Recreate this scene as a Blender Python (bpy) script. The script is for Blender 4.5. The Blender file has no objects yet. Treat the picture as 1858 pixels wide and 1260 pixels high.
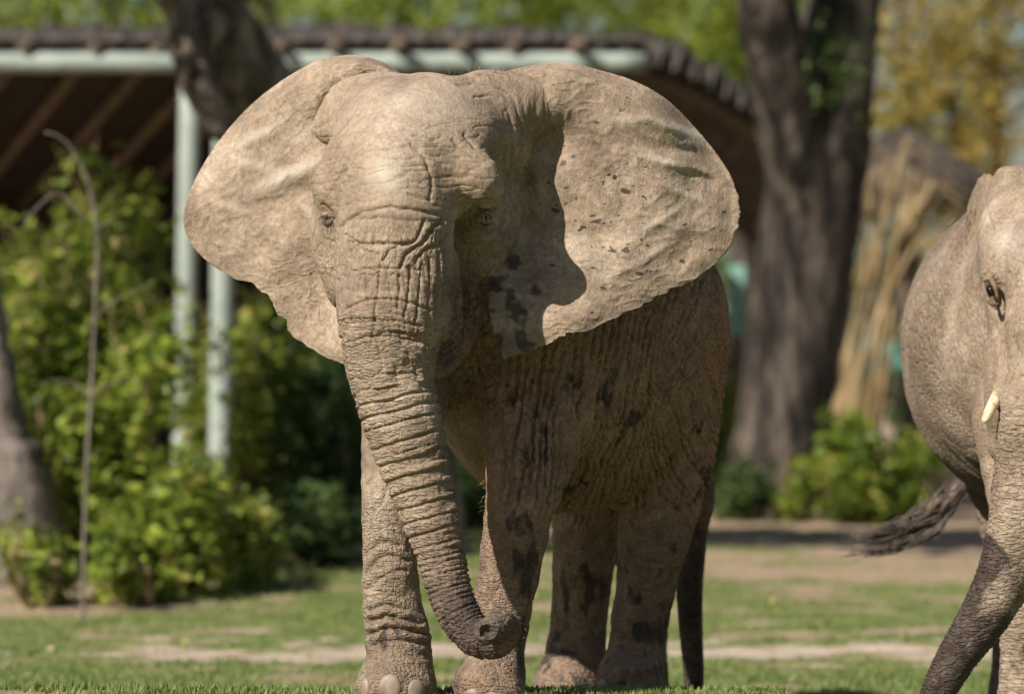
import bpy, math, random
import numpy as np
import openvdb

# ------------------------------------------------------------------ camera, sky, sun
scene = bpy.context.scene
F = 9160.0            # focal length in photo pixels (1858 wide)
CAMD, CAMH = 20.0, 1.25
HORV = 702.0          # photo row of the horizon

cd = bpy.data.cameras.new('camera')
cam = bpy.data.objects.new('camera', cd)
scene.collection.objects.link(cam)
cam.location = (0, -CAMD, CAMH)
cam.rotation_euler = (math.radians(90), 0, 0)
cd.sensor_width = 36.0
cd.lens = 36.0 * F / 1858.0
cd.shift_y = (HORV - 630.0) / 1858.0
cd.clip_start = 0.5
cd.clip_end = 2000
cd.dof.use_dof = True
cd.dof.focus_distance = 20.15
cd.dof.aperture_fstop = 1.85
cd.dof.aperture_blades = 0
scene.camera = cam

SUN = np.array([-0.53, -0.56, 0.64]); SUN /= np.linalg.norm(SUN)   # towards the sun
world = bpy.data.worlds.new('World')
scene.world = world
world.use_nodes = True
wn = world.node_tree.nodes; wl = world.node_tree.links
bg = wn['Background']
sky = wn.new('ShaderNodeTexSky')
sky.sky_type = 'NISHITA'
sky.sun_disc = False
sky.sun_elevation = math.asin(SUN[2])
sky.sun_rotation = math.atan2(SUN[0], SUN[1])
wl.new(sky.outputs[0], bg.inputs[0])
bg.inputs[1].default_value = 0.05

sl = bpy.data.lights.new('sun', 'SUN')
sl.energy = 5.0
sl.angle = math.radians(0.53)
sl.color = (1.0, 0.95, 0.875)
so = bpy.data.objects.new('sun', sl)
scene.collection.objects.link(so)
from mathutils import Vector
so.rotation_euler = Vector(SUN).to_track_quat('Z', 'Y').to_euler()
so.location = (-30, -25, 30)

scene.view_settings.view_transform = 'Standard'
scene.view_settings.look = 'None'
scene.view_settings.exposure = 0.5
scene.view_settings.gamma = 1.0
scene.view_settings.use_curve_mapping = False
scene.cycles.use_denoising = True
try:
    scene.cycles.denoiser = 'OPENIMAGEDENOISE'
except Exception:
    pass
scene.cycles.adaptive_threshold = .02
scene.cycles.use_light_tree = False
scene.cycles.max_bounces = 5
scene.cycles.diffuse_bounces = 3
scene.cycles.transparent_max_bounces = 6

rng = np.random.default_rng(7)
random.seed(7)
COL = scene.collection

# ------------------------------------------------------------------ helpers
def W(u, v, Y):
    """photo pixel seen at real depth Y (metres behind the elephant's face) -> world point"""
    d = Y + CAMD
    return np.array([(u - 929.0) * d / F, Y, CAMH + (HORV - v) * d / F])

def Wn(u, v, Y):
    d = np.asarray(Y) + CAMD
    return np.stack([(u - 929.0) * d / F, Y + 0 * u, CAMH + (HORV - v) * d / F], -1)

def proj(P):
    d = P[:, 1] + CAMD
    return 929.0 + P[:, 0] * F / d, HORV - (P[:, 2] - CAMH) * F / d

def sstep(x, a, b):
    t = np.clip((x - a) / (b - a), 0, 1)
    return t * t * (3 - 2 * t)

_g = np.random.default_rng(3).normal(size=(256, 3)).astype(np.float32)
_g /= np.linalg.norm(_g, axis=1)[:, None]
def perlin(P, seed=0):
    P = np.asarray(P, np.float32)
    i = np.floor(P).astype(np.int64); f = P - i
    w = f * f * f * (f * (f * 6 - 15) + 10)
    out = np.zeros(len(P), np.float32)
    for dx in (0, 1):
        for dy in (0, 1):
            for dz in (0, 1):
                h = ((i[:, 0] + dx) * 73856093) ^ ((i[:, 1] + dy) * 19349663) ^ ((i[:, 2] + dz) * 83492791) ^ (seed * 2654435761)
                h = (h ^ (h >> 13)) * 1274126177
                g = _g[(h >> 7) & 255]
                d = g[:, 0] * (f[:, 0] - dx) + g[:, 1] * (f[:, 1] - dy) + g[:, 2] * (f[:, 2] - dz)
                ww = (w[:, 0] if dx else 1 - w[:, 0]) * (w[:, 1] if dy else 1 - w[:, 1]) * (w[:, 2] if dz else 1 - w[:, 2])
                out += ww * d
    return out * 1.5

def fbm(P, seed=0, oct=3):
    r = 0; a = 1.0; P = np.asarray(P, np.float32)
    for k in range(oct):
        r = r + a * perlin(P * 2 ** k, seed + k); a *= 0.5
    return r

def catmull(pts, n):
    """resample control points (rows) with a centripetal-ish Catmull-Rom to n rows, even in control index"""
    pts = np.asarray(pts, float); m = len(pts)
    P = np.vstack([2 * pts[0] - pts[1], pts, 2 * pts[-1] - pts[-2]])
    t = np.linspace(0, m - 1, n); i = np.minimum(t.astype(int), m - 2); f = (t - i)[:, None]
    p0, p1, p2, p3 = P[i], P[i + 1], P[i + 2], P[i + 3]
    return 0.5 * ((2 * p1) + (-p0 + p2) * f + (2 * p0 - 5 * p1 + 4 * p2 - p3) * f * f + (-p0 + 3 * p1 - 3 * p2 + p3) * f ** 3)

def tag(o, label=None, cat=None, group=None, kind=None):
    if label: o['label'] = label
    if cat: o['category'] = cat
    if group: o['group'] = group
    if kind: o['kind'] = kind
    return o

def thing(name, label, cat, loc, group=None):
    o = bpy.data.objects.new(name, None)
    o.empty_display_size = 0.2
    o.location = tuple(float(c) for c in loc)
    COL.objects.link(o)
    return tag(o, label, cat, group)

def root_loc(o):
    p = np.zeros(3)
    while o is not None:
        p += np.array(o.location); o = o.parent
    return p

def mesh_np(name, V, faces, mat, parent=None, smooth=True, attrs=None):
    """faces: list of int arrays (n,k)"""
    V = np.asarray(V, np.float32)
    if parent is not None:
        V = V - root_loc(parent).astype(np.float32)
    me = bpy.data.meshes.new(name)
    faces = [np.asarray(f, np.int32) for f in faces if len(f)]
    loops = np.concatenate([f.ravel() for f in faces])
    tot = np.concatenate([np.full(len(f), f.shape[1], np.int32) for f in faces])
    start = np.concatenate([[0], np.cumsum(tot)[:-1]]).astype(np.int32)
    me.vertices.add(len(V)); me.vertices.foreach_set('co', V.ravel())
    me.loops.add(len(loops)); me.loops.foreach_set('vertex_index', loops)
    me.polygons.add(len(tot)); me.polygons.foreach_set('loop_start', start)
    me.polygons.foreach_set('loop_total', tot)
    me.polygons.foreach_set('use_smooth', np.full(len(tot), smooth))
    me.update(calc_edges=True); me.validate()
    if attrs:
        for k, a in attrs.items():
            a = np.asarray(a, np.float32)
            if a.ndim == 1:
                at = me.attributes.new(k, 'FLOAT', 'POINT'); at.data.foreach_set('value', a)
            else:
                at = me.attributes.new(k, 'FLOAT_COLOR', 'POINT'); at.data.foreach_set('color', a.ravel())
    me.materials.append(mat)
    o = bpy.data.objects.new(name, me)
    COL.objects.link(o)
    if parent is not None: o.parent = parent
    return o

class MB:
    """collects shapes into one mesh"""
    def __init__(s): s.v = []; s.q = []; s.t = []; s.n = 0
    def _add(s, V, q=(), t=()):
        V = np.asarray(V, float); 
        if len(q): s.q.append(np.asarray(q, int) + s.n)
        if len(t): s.t.append(np.asarray(t, int) + s.n)
        s.v.append(V); s.n += len(V)
    def tube(s, pts, rad, seg=10, n=None, rough=0, seed=0, flat=1.0):
        pts = np.asarray(pts, float); rad = np.broadcast_to(np.asarray(rad, float), (len(pts),))
        if n:
            R = catmull(np.column_stack([pts, rad]), n); pts, rad = R[:, :3], np.maximum(R[:, 3], 1e-4)
        T = np.gradient(pts, axis=0); T /= np.linalg.norm(T, axis=1)[:, None] + 1e-9
        ref = np.array([0, 0, 1.0]) if abs(T[:, 2]).mean() < .8 else np.array([0, 1.0, 0])
        A = np.cross(T, ref); A /= np.linalg.norm(A, axis=1)[:, None] + 1e-9
        B = np.cross(A, T)
        a = np.linspace(0, 2 * math.pi, seg, endpoint=False)
        r = rad[:, None] * np.ones(seg)
        if rough:
            rr = np.random.default_rng(seed); r = r * (1 + rough * rr.normal(size=r.shape))
        V = pts[:, None] + r[..., None] * (np.cos(a)[None, :, None] * A[:, None] + flat * np.sin(a)[None, :, None] * B[:, None])
        m = len(pts); V = V.reshape(-1, 3)
        i, j = np.meshgrid(np.arange(m - 1), np.arange(seg), indexing='ij')
        q = np.stack([i * seg + j, i * seg + (j + 1) % seg, (i + 1) * seg + (j + 1) % seg, (i + 1) * seg + j], -1).reshape(-1, 4)
        c0, c1 = len(V), len(V) + 1
        V = np.vstack([V, pts[0], pts[-1]])
        jj = np.arange(seg)
        t = np.vstack([np.stack([np.full(seg, c0), (jj + 1) % seg, jj], -1),
                       np.stack([np.full(seg, c1), (m - 1) * seg + jj, (m - 1) * seg + (jj + 1) % seg], -1)])
        s._add(V, q, t); return s
    def box(s, lo, hi):
        lo = np.array(lo, float); hi = np.array(hi, float)
        c = np.array([[x, y, z] for x in (0, 1) for y in (0, 1) for z in (0, 1)])
        V = lo + c * (hi - lo)
        s._add(V, [[0, 1, 3, 2], [4, 6, 7, 5], [0, 4, 5, 1], [2, 3, 7, 6], [0, 2, 6, 4], [1, 5, 7, 3]]); return s
    def hexa(s, V):
        s._add(V, [[0, 1, 3, 2], [4, 6, 7, 5], [0, 4, 5, 1], [2, 3, 7, 6], [0, 2, 6, 4], [1, 5, 7, 3]]); return s
    def ellipsoid(s, c, r, nu=12, nv=8, M=None):
        a = np.linspace(0, 2 * math.pi, nu, endpoint=False); b = np.linspace(0.001, math.pi - .001, nv)
        A, Bb = np.meshgrid(a, b)
        V = np.stack([np.cos(A) * np.sin(Bb), np.sin(A) * np.sin(Bb), np.cos(Bb)], -1).reshape(-1, 3) * np.array(r)
        if M is not None: V = V @ np.asarray(M).T
        V = V + np.array(c)
        i, j = np.meshgrid(np.arange(nv - 1), np.arange(nu), indexing='ij')
        q = np.stack([i * nu + j, (i + 1) * nu + j, (i + 1) * nu + (j + 1) % nu, i * nu + (j + 1) % nu], -1).reshape(-1, 4)
        s._add(V, q); return s
    def build(s, name, mat, parent=None, smooth=True, attrs=None):
        f = []
        if s.q: f.append(np.vstack(s.q))
        if s.t: f.append(np.vstack(s.t))
        return mesh_np(name, np.vstack(s.v), f, mat, parent, smooth, attrs)

# ------------------------------------------------------------------ materials
def mat_new(name):
    m = bpy.data.materials.new(name); m.use_nodes = True
    nt = m.node_tree
    return m, nt.nodes, nt.links, nt.nodes['Principled BSDF']

def node(N, t, **kw):
    n = N.new(t)
    for k, v in kw.items():
        setattr(n, k, v)
    return n

def setin(n, **kw):
    for k, v in kw.items():
        n.inputs[k.replace('_', ' ')].default_value = v

def ramp(N, stops):
    r = N.new('ShaderNodeValToRGB'); e = r.color_ramp.elements
    while len(e) > 1: e.remove(e[-1])
    e[0].position = stops[0][0]; e[0].color = (*stops[0][1], 1)
    for p, c in stops[1:]:
        x = e.new(p); x.color = (*c, 1)
    return r

def mat_noise(name, stops, scale, rough=.85, bump=.3, bscale=None, detail=6, stretch=(1, 1, 1), bdist=.02):
    m, N, L, b = mat_new(name)
    tc = N.new('ShaderNodeTexCoord'); mp = N.new('ShaderNodeMapping'); mp.inputs['Scale'].default_value = stretch
    L.new(tc.outputs['Object'], mp.inputs[0])
    n = N.new('ShaderNodeTexNoise'); setin(n, Scale=scale, Detail=detail, Roughness=.62)
    L.new(mp.outputs[0], n.inputs['Vector'])
    r = ramp(N, stops); L.new(n.outputs[0], r.inputs[0]); L.new(r.outputs[0], b.inputs['Base Color'])
    b.inputs['Roughness'].default_value = rough
    b.inputs['Specular IOR Level'].default_value = .25
    if bump:
        n2 = N.new('ShaderNodeTexNoise'); setin(n2, Scale=bscale or scale * 3, Detail=5, Roughness=.6)
        L.new(mp.outputs[0], n2.inputs['Vector'])
        bp = N.new('ShaderNodeBump'); setin(bp, Strength=bump, Distance=bdist)
        L.new(n2.outputs[0], bp.inputs['Height']); L.new(bp.outputs[0], b.inputs['Normal'])
    return m

def mat_leaf(name, stops, transl=.35):
    m, N, L, b = mat_new(name)
    at = N.new('ShaderNodeAttribute'); at.attribute_name = 'var'
    r = ramp(N, stops); L.new(at.outputs['Fac'], r.inputs[0])
    L.new(r.outputs[0], b.inputs['Base Color']); b.inputs['Roughness'].default_value = .5
    b.inputs['Specular IOR Level'].default_value = .3
    tr = N.new('ShaderNodeBsdfTranslucent'); L.new(r.outputs[0], tr.inputs[0])
    mx = N.new('ShaderNodeMixShader'); mx.inputs[0].default_value = transl
    L.new(b.outputs[0], mx.inputs[1]); L.new(tr.outputs[0], mx.inputs[2])
    L.new(mx.outputs[0], N['Material Output'].inputs['Surface'])
    return m

M = {}
M['bark'] = mat_noise('bark', [(.4, (.011, .008, .006)), (.5, (.045, .034, .026)), (.62, (.135, .105, .082))], 6, bump=1, bscale=11, stretch=(1, 1, .22), bdist=.12)
M['bark_mid'] = mat_noise('bark_mid', [(.36, (.04, .03, .024)), (.5, (.14, .11, .085)), (.64, (.30, .25, .20))], 6, bump=1, bscale=11, stretch=(1, 1, .3), bdist=.12)
M['bark_grey'] = mat_noise('bark_grey', [(.3, (.07, .055, .045)), (.55, (.2, .165, .135)), (.75, (.34, .29, .245))], 5, bump=1, bscale=9, stretch=(1, 1, .25), bdist=.06)
M['twig'] = mat_noise('twig', [(.3, (.13, .105, .085)), (.7, (.25, .21, .175))], 8, bump=.3)
M['stem'] = mat_noise('stem', [(.3, (.16, .105, .055)), (.7, (.32, .22, .125))], 8, bump=.3)
M['thatch'] = mat_noise('thatch', [(.3, (.04, .032, .026)), (.5, (.12, .097, .08)), (.72, (.27, .225, .185))], 7, bump=1, bscale=22, stretch=(3, .6, 1), bdist=.05)
M['thatch_dark'] = mat_noise('thatch_dark', [(.3, (.03, .024, .02)), (.55, (.085, .068, .056)), (.8, (.19, .155, .125))], 7, bump=1, bscale=22, stretch=(3, .6, 1), bdist=.05)
M['straw'] = mat_noise('straw', [(.38, (.12, .08, .04)), (.5, (.36, .25, .12)), (.64, (.56, .43, .25))], 3, bump=.4, stretch=(2, 2, .3))
M['paint_green'] = mat_noise('paint_green', [(.3, (.23, .27, .225)), (.55, (.33, .37, .32)), (.8, (.40, .43, .385))], 3, rough=.5, bump=.15)
M['wood'] = mat_noise('wood', [(.3, (.085, .06, .042)), (.7, (.19, .135, .092))], 6, bump=.5, stretch=(1, .3, 3))
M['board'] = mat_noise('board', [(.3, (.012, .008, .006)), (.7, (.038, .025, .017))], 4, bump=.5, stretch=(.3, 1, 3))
M['teal'] = mat_noise('teal', [(.3, (.06, .33, .27)), (.7, (.14, .5, .42))], 2, rough=.5, bump=.1)
M['mint'] = mat_noise('mint', [(.3, (.16, .33, .27)), (.7, (.25, .42, .35))], 2, rough=.5, bump=.1)
M['stucco'] = mat_noise('stucco', [(.3, (.4, .27, .19)), (.7, (.52, .37, .27))], 3, bump=.3)
M['horn'] = mat_noise('horn', [(.3, (.16, .115, .08)), (.55, (.27, .205, .15)), (.8, (.36, .29, .225))], 22, rough=.45, bump=.35, bscale=90, stretch=(1.4, 1.4, .6), bdist=.004)
M['ivory'] = mat_noise('ivory', [(.36, (.36, .22, .10)), (.48, (.62, .50, .34)), (.7, (.74, .65, .5))], 24, rough=.4, bump=.2, bdist=.004)
M['hair'] = mat_noise('hair', [(.3, (.085, .066, .053)), (.7, (.20, .16, .13))], 20, rough=.6, bump=0)
M['hair_pale'] = mat_noise('hair_pale', [(.3, (.45, .36, .27)), (.7, (.66, .57, .46))], 20, rough=.7, bump=0)
M['hair_tan'] = mat_noise('hair_tan', [(.3, (.22, .14, .07)), (.7, (.42, .29, .16))], 20, rough=.7, bump=0)
m, N, L, b = mat_new('eye'); b.inputs['Base Color'].default_value = (.018, .011, .007, 1); b.inputs['Roughness'].default_value = .08; M['eye'] = m

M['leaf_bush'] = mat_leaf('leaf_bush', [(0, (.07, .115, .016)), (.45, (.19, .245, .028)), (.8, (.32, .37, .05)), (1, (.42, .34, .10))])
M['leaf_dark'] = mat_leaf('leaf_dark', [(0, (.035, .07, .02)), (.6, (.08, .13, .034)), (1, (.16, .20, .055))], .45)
M['leaf_canopy'] = mat_leaf('leaf_canopy', [(0, (.12, .17, .02)), (.5, (.24, .30, .035)), (1, (.40, .42, .08))], .5)
M['leaf_gold'] = mat_leaf('leaf_gold', [(0, (.16, .15, .03)), (.4, (.33, .26, .05)), (.8, (.48, .34, .09)), (1, (.58, .46, .22))], .45)
M['grass'] = mat_leaf('grass', [(0, (.11, .165, .042)), (.5, (.19, .245, .065)), (1, (.42, .35, .17))], .3)
M['litter'] = mat_leaf('litter', [(0, (.22, .14, .07)), (.5, (.42, .29, .13)), (.8, (.6, .42, .12)), (1, (.66, .52, .3))], .2)

# ------------------------------------------------------------------ the ground
def gz(X, Y):
    X = np.asarray(X, float); Y = np.asarray(Y, float)
    z = -0.32 * np.maximum(sstep(Y, .75, 2.6), sstep(X, 1.0, 1.7)) + .42 * sstep(Y, 6, 24)
    return z + .012 * np.sin(X * 1.7 + Y * .9) * sstep(Y, 3, 6) + .01 * np.sin(X * .6 - Y * 1.3) * sstep(Y, 3, 6)

def G(u, v):
    """where the sight line through a photo pixel meets the ground"""
    lo = 4.0
    for Y in np.arange(3.0, 120, .05):
        p = W(u, v, Y)
        if p[2] <= gz(p[0], Y): return np.array([p[0], Y, float(gz(p[0], Y))])
    return np.array([p[0], Y, float(gz(p[0], Y))])

def dirt_mask(X, Y):
    P = np.stack([X, Y, 0 * X], -1)
    n = fbm(P * np.array([.55, .9, 1]), 11, 3); n2 = fbm(P * np.array([2.2, 3.0, 1]), 21, 3)
    d = X * 0
    # the pale trodden path across the lawn, broken at its edges
    d = np.maximum(d, 1.25 + .5 * n2 - np.abs(Y - (9.2 + .45 * n + .2 * n2)) / (.75 + .6 * n2) - .9 * sstep(-X, 2.0, 2.7))
    d = np.maximum(d, (1.1 - np.abs(Y - (10.6 + .3 * n)) / (.4 + .3 * n2)) * sstep(X, .6, 1.5))
    # dry patches: right rear, left edge, along the bushes
    d = np.maximum(d, .22 + .8 * n + .6 * n2 + .6 * sstep(X, .6, 2.0) * sstep(Y, 11, 17) - .5 * (1 - sstep(Y, 9, 13)))
    d = np.maximum(d, 1.2 - np.hypot((X + 2.9) / 1.5, (Y - 12.6) / .9) + .5 * n2)
    d = np.maximum(d, (.75 + .5 * n2) * sstep(-X, 1.5, 3.2) * sstep(Y, 11.5, 14) )
    d = np.maximum(d, .27 + .5 * n2 + .35 * n)
    d = np.maximum(d, 1.4 * sstep(Y, 21, 30))
    return np.clip(d, 0, 1)

def path_mask(X, Y):
    P = np.stack([X, Y, 0 * X], -1)
    n = fbm(P * np.array([.55, .9, 1]), 11, 3); n2 = fbm(P * np.array([2.2, 3.0, 1]), 21, 3)
    return np.clip(1.0 + 1.2 * n2 - np.abs(Y - (9.2 + .45 * n + .2 * n2)) / (.65 + .6 * n2) - .9 * sstep(-X, 2.0, 2.7), 0, 1)

def make_ground():
    ys = np.concatenate([np.array([-60, -40, -25, -15, -8, -4, -2]), np.arange(-1, 16, .085), np.arange(16, 45, .3), np.geomspace(45, 700, 24)])
    xi = np.concatenate([-np.geomspace(500, 7.2, 18), np.arange(-7, 7.01, .1), np.geomspace(7.2, 500, 18)])
    Y, X = np.meshgrid(ys, xi, indexing='ij')
    Z = gz(X, Y)
    fine = (np.abs(X) < 7) & (Y > -1) & (Y < 30)
    P = np.stack([X.ravel(), Y.ravel(), 0 * X.ravel()], -1)
    Z = Z + np.where(fine, .022 * fbm(P * 3.1, 5, 3).reshape(X.shape), 0) * sstep(Y, 2.8, 4)
    V = np.stack([X, Y, Z], -1).reshape(-1, 3)
    n, k = X.shape
    i, j = np.meshgrid(np.arange(n - 1), np.arange(k - 1), indexing='ij')
    q = np.stack([i * k + j, i * k + j + 1, (i + 1) * k + j + 1, (i + 1) * k + j], -1).reshape(-1, 4)
    m, N, L, b = mat_new('ground')
    tc = N.new('ShaderNodeTexCoord')
    at = N.new('ShaderNodeAttribute'); at.attribute_name = 'dirt'
    n1 = N.new('ShaderNodeTexNoise'); setin(n1, Scale=9.0, Detail=8.0, Roughness=.7); L.new(tc.outputs['Object'], n1.inputs[0])
    n2 = N.new('ShaderNodeTexNoise'); setin(n2, Scale=40.0, Detail=5.0, Roughness=.7); L.new(tc.outputs['Object'], n2.inputs[0])
    soil = ramp(N, [(.3, (.29, .205, .135)), (.6, (.41, .30, .205)), (.8, (.50, .385, .275))]); L.new(n1.outputs[0], soil.inputs[0])
    turf = ramp(N, [(.3, (.10, .135, .042)), (.5, (.165, .20, .06)), (.72, (.30, .265, .115))]); L.new(n1.outputs[0], turf.inputs[0])
    ad = node(N, 'ShaderNodeMath', operation='MULTIPLY_ADD'); L.new(n2.outputs[0], ad.inputs[0]); ad.inputs[1].default_value = .7; ad.inputs[2].default_value = -.35
    ad2 = node(N, 'ShaderNodeMath', operation='ADD'); L.new(at.outputs['Fac'], ad2.inputs[0]); L.new(ad.outputs[0], ad2.inputs[1])
    mr = N.new('ShaderNodeMapRange'); mr.inputs[1].default_value = .3; mr.inputs[2].default_value = .7; L.new(ad2.outputs[0], mr.inputs[0])
    mx = node(N, 'ShaderNodeMix', data_type='RGBA'); L.new(mr.outputs[0], mx.inputs[0]); L.new(turf.outputs[0], mx.inputs[6]); L.new(soil.outputs[0], mx.inputs[7])
    ap = N.new('ShaderNodeAttribute'); ap.attribute_name = 'sand'
    sand = ramp(N, [(.3, (.46, .365, .275)), (.7, (.62, .51, .40))]); L.new(n1.outputs[0], sand.inputs[0])
    mxs = node(N, 'ShaderNodeMix', data_type='RGBA'); L.new(ap.outputs['Fac'], mxs.inputs[0]); L.new(mx.outputs[2], mxs.inputs[6]); L.new(sand.outputs[0], mxs.inputs[7])
    L.new(mxs.outputs[2], b.inputs['Base Color']); b.inputs['Roughness'].default_value = .95; b.inputs['Specular IOR Level'].default_value = .1
    bp = N.new('ShaderNodeBump'); setin(bp, Strength=.8, Distance=.03); L.new(n2.outputs[0], bp.inputs['Height']); L.new(bp.outputs[0], b.inputs['Normal'])
    o = mesh_np('ground', V, [q], m, attrs={'dirt': dirt_mask(V[:, 0], V[:, 1]).astype(np.float32), 'sand': path_mask(V[:, 0], V[:, 1]).astype(np.float32)})
    tag(o, kind='structure')

    # blades of grass on the lawn near enough to see
    n = 140000
    Y = -.4 + (rng.random(n) ** 1.2) * 18
    X = (rng.random(n) * 2 - 1) * (Y + 20) * .112
    d = dirt_mask(X, Y)
    keep = rng.random(n) > np.clip(d * 1.5 - .15, 0, .985)
    X, Y, d = X[keep], Y[keep], d[keep]; n = len(X)
    P = np.stack([X, Y, 0 * X], -1)
    lush = .55 + .6 * fbm(P * .8, 31, 3) 
    h = (.012 + .018 * rng.random(n)) * np.clip(.7 + lush, .5, 1.6); a = rng.random(n) * 6.283; lean = rng.normal(size=n) * .5
    z = gz(X, Y) + .022 * fbm(P * 3.1, 5, 3) * sstep(Y, 2.8, 4) - .004
    w = .0032 + .002 * rng.random(n)
    base = np.stack([X, Y, z], -1); dx = np.stack([np.cos(a), np.sin(a), 0 * a], -1); dn = np.stack([-np.sin(a), np.cos(a), 0 * a], -1)
    V = np.stack([base - dx * w[:, None] * 1.6, base + dx * w[:, None] * 1.6, base + dn * (lean * h)[:, None] + np.array([0, 0, 1]) * h[:, None]], 1).reshape(-1, 3)
    var = np.clip(.35 - .25 * lush + .25 * rng.random(n) + .8 * d * rng.random(n) + .5 * (rng.random(n) < .04), 0, 1)
    o = mesh_np('grass', V, [np.arange(3 * n).reshape(-1, 3)], M['grass'], attrs={'var': np.repeat(var, 3)})
    tag(o, 'short green lawn grass growing round the bare earth path', 'grass', kind='stuff')

    # fallen yellow leaves
    n = 330
    Y = 7 + rng.random(n) ** .8 * 20; X = (rng.random(n) * 2 - 1) * (Y + 20) * .112
    o = leaves_mesh('fallen_leaves', np.stack([X, Y, gz(X, Y) + .03], -1), .036, M['litter'], None, flat=True)
    tag(o, 'yellow fallen leaves scattered over lawn and earth', 'fallen leaves', kind='stuff')

def leaves_mesh(name, C, size, mat, parent, flat=False, droop=.3, var=None, aspect=.62, up=.5):
    n = len(C)
    s = size * (.45 + .9 * rng.random(n) ** 1.4)
    nrm = rng.normal(size=(n, 3)); nrm[:, 2] = np.abs(nrm[:, 2]) + up
    if flat: nrm = np.array([0, 0, 1.0]) + .25 * rng.normal(size=(n, 3))
    nrm /= np.linalg.norm(nrm, axis=1)[:, None]
    t = rng.normal(size=(n, 3)); t[:, 2] -= droop; t -= nrm * (t * nrm).sum(1)[:, None]; t /= np.linalg.norm(t, axis=1)[:, None]
    b = np.cross(nrm, t)
    S = s[:, None]
    V = np.stack([C - t * S, C - t * S * .1 + b * S * aspect + nrm * S * .22, C + t * S, C - t * S * .1 - b * S * aspect + nrm * S * .22], 1).reshape(-1, 3)
    i = np.arange(n)[:, None] * 4
    tris = np.concatenate([i + [0, 1, 2], i + [0, 2, 3]])
    if var is None: var = rng.random(n)
    return mesh_np(name, V, [tris], mat, parent, smooth=False, attrs={'var': np.repeat(np.clip(var, 0, 1), 4)})

make_ground()

# ------------------------------------------------------------------ plants
def clump_points(blobs, n, shell=.55):
    """points through several ellipsoids, gathered in twig-sized clumps"""
    vol = np.array([b[1][0] * b[1][1] * b[1][2] for b in blobs]) ** .75; vol /= vol.sum()
    out = []
    for (c, r), f in zip(blobs, vol):
        k = max(int(n * f), 8); m = max(k // 11, 3)
        d = rng.normal(size=(m, 3)); d /= np.linalg.norm(d, axis=1)[:, None]
        cen = d * (shell + (1 - shell) * rng.random(m)[:, None] ** .5) * (1 + .16 * rng.normal(size=(m, 1)))
        p = np.repeat(cen, 11, 0)[:k] if m * 11 >= k else np.repeat(cen, 12, 0)[:k]
        p = p * np.array(r) + rng.normal(size=p.shape) * (.10 * min(r) + .045)
        out.append(p + np.array(c))
    return np.vstack(out)

def bush(name, label, u, v0, v1, wpx, Y, n, mat, size, stems=5, group=None, depth=.6, var_bias=0, cat='bush', lobes=5):
    """a shrub whose top stands at photo row v0 and foot at row v1, wpx wide, at depth Y"""
    d = Y + CAMD; s = d / F
    base = W(u, v1, Y); base[2] = float(gz(base[0], Y)) - .02
    top = W(u, v0, Y)[2]; h = top - base[2]; w = wpx * s / 2
    t = thing(name, label, cat, base, group)
    mb = MB(); blobs = []
    for k in range(lobes):
        a = rng.random() * 6.28; rr = rng.random() ** .5
        zc = h * (.14 + .72 * (k + .5) / lobes)
        c = base + np.array([math.cos(a) * rr * w * .55, math.sin(a) * rr * depth * .6, zc])
        blobs.append((c, (w * (.45 + .25 * rng.random()), depth * (.6 + .3 * rng.random()), h / lobes * (.75 + .35 * rng.random()))))
    C = clump_points(blobs, n)
    C[:, 2] = np.maximum(C[:, 2], gz(C[:, 0], C[:, 1]) + .02)
    clumpvar = fbm(C * 2.6, int(u) % 97, 2) * .5
    leaves_mesh('foliage', C, size, mat, t, var=.42 + clumpvar + .22 * rng.normal(size=len(C)) + var_bias)
    if h > 1.4:
        for k in range(7):
            p0 = blobs[-1][0] + np.array([rng.normal() * w * .6, rng.normal() * .3, -.2]); l = .35 + .55 * rng.random(); dx = rng.normal() * .22
            q = [p0, p0 + [dx * .4, 0, l * .5], p0 + [dx, 0, l]]
            MB().tube(q, [.008, .006, .002], 5, n=8).build('shoot', M['stem'], t)
            c = np.vstack([np.array(q[0]) * (1 - f) + np.array(q[2]) * f + rng.normal(size=3) * .05 for f in rng.random(16)])
            leaves_mesh('shoot_leaves', c, size, mat, t, var=.55 + .25 * rng.normal(size=16))
    for k in range(stems):
        tip = blobs[k % lobes][0]
        p0 = base + np.array([rng.normal() * .08, rng.normal() * .08, 0])
        mid = (p0 + tip) / 2 + rng.normal(size=3) * .1
        end = tip + rng.normal(size=3) * .1 + np.array([0, 0, .25 * h / lobes])
        MB().tube([p0, mid, tip, end], [.028, .022, .015, .005], 6, n=10).build('stem', M['stem'], t)
    return t

def tree(name, label, trunk, crown, n, mat, size, bark, group=None, limbs=(), seg=14, rough=.06):
    """trunk: rows x,y,z,r; limbs: list of such arrays; crown: ellipsoids"""
    trunk = np.asarray(trunk, float)
    base = trunk[0, :3].copy()
    t = thing(name, label, 'tree', base, group)
    tr = MB().tube(trunk[:, :3], trunk[:, 3], seg, n=44, rough=rough, seed=int(n) % 50).build('trunk', bark, t)
    for lb in limbs:
        lb = np.asarray(lb, float)
        MB().tube(lb[:, :3], lb[:, 3], 10, n=22, rough=rough, seed=4).build('limb', bark, t)
    C = clump_points(crown, n, .35)
    var = .45 + .5 * fbm(C * 1.1, int(n) % 71, 2) + .2 * rng.normal(size=len(C))
    leaves_mesh('crown', C, size, mat, t, var=var)
    return t

def R4(*rows): return np.array([np.append(W(u, v, Y), rp * (Y + CAMD) / F) for u, v, Y, rp in rows])

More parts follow.
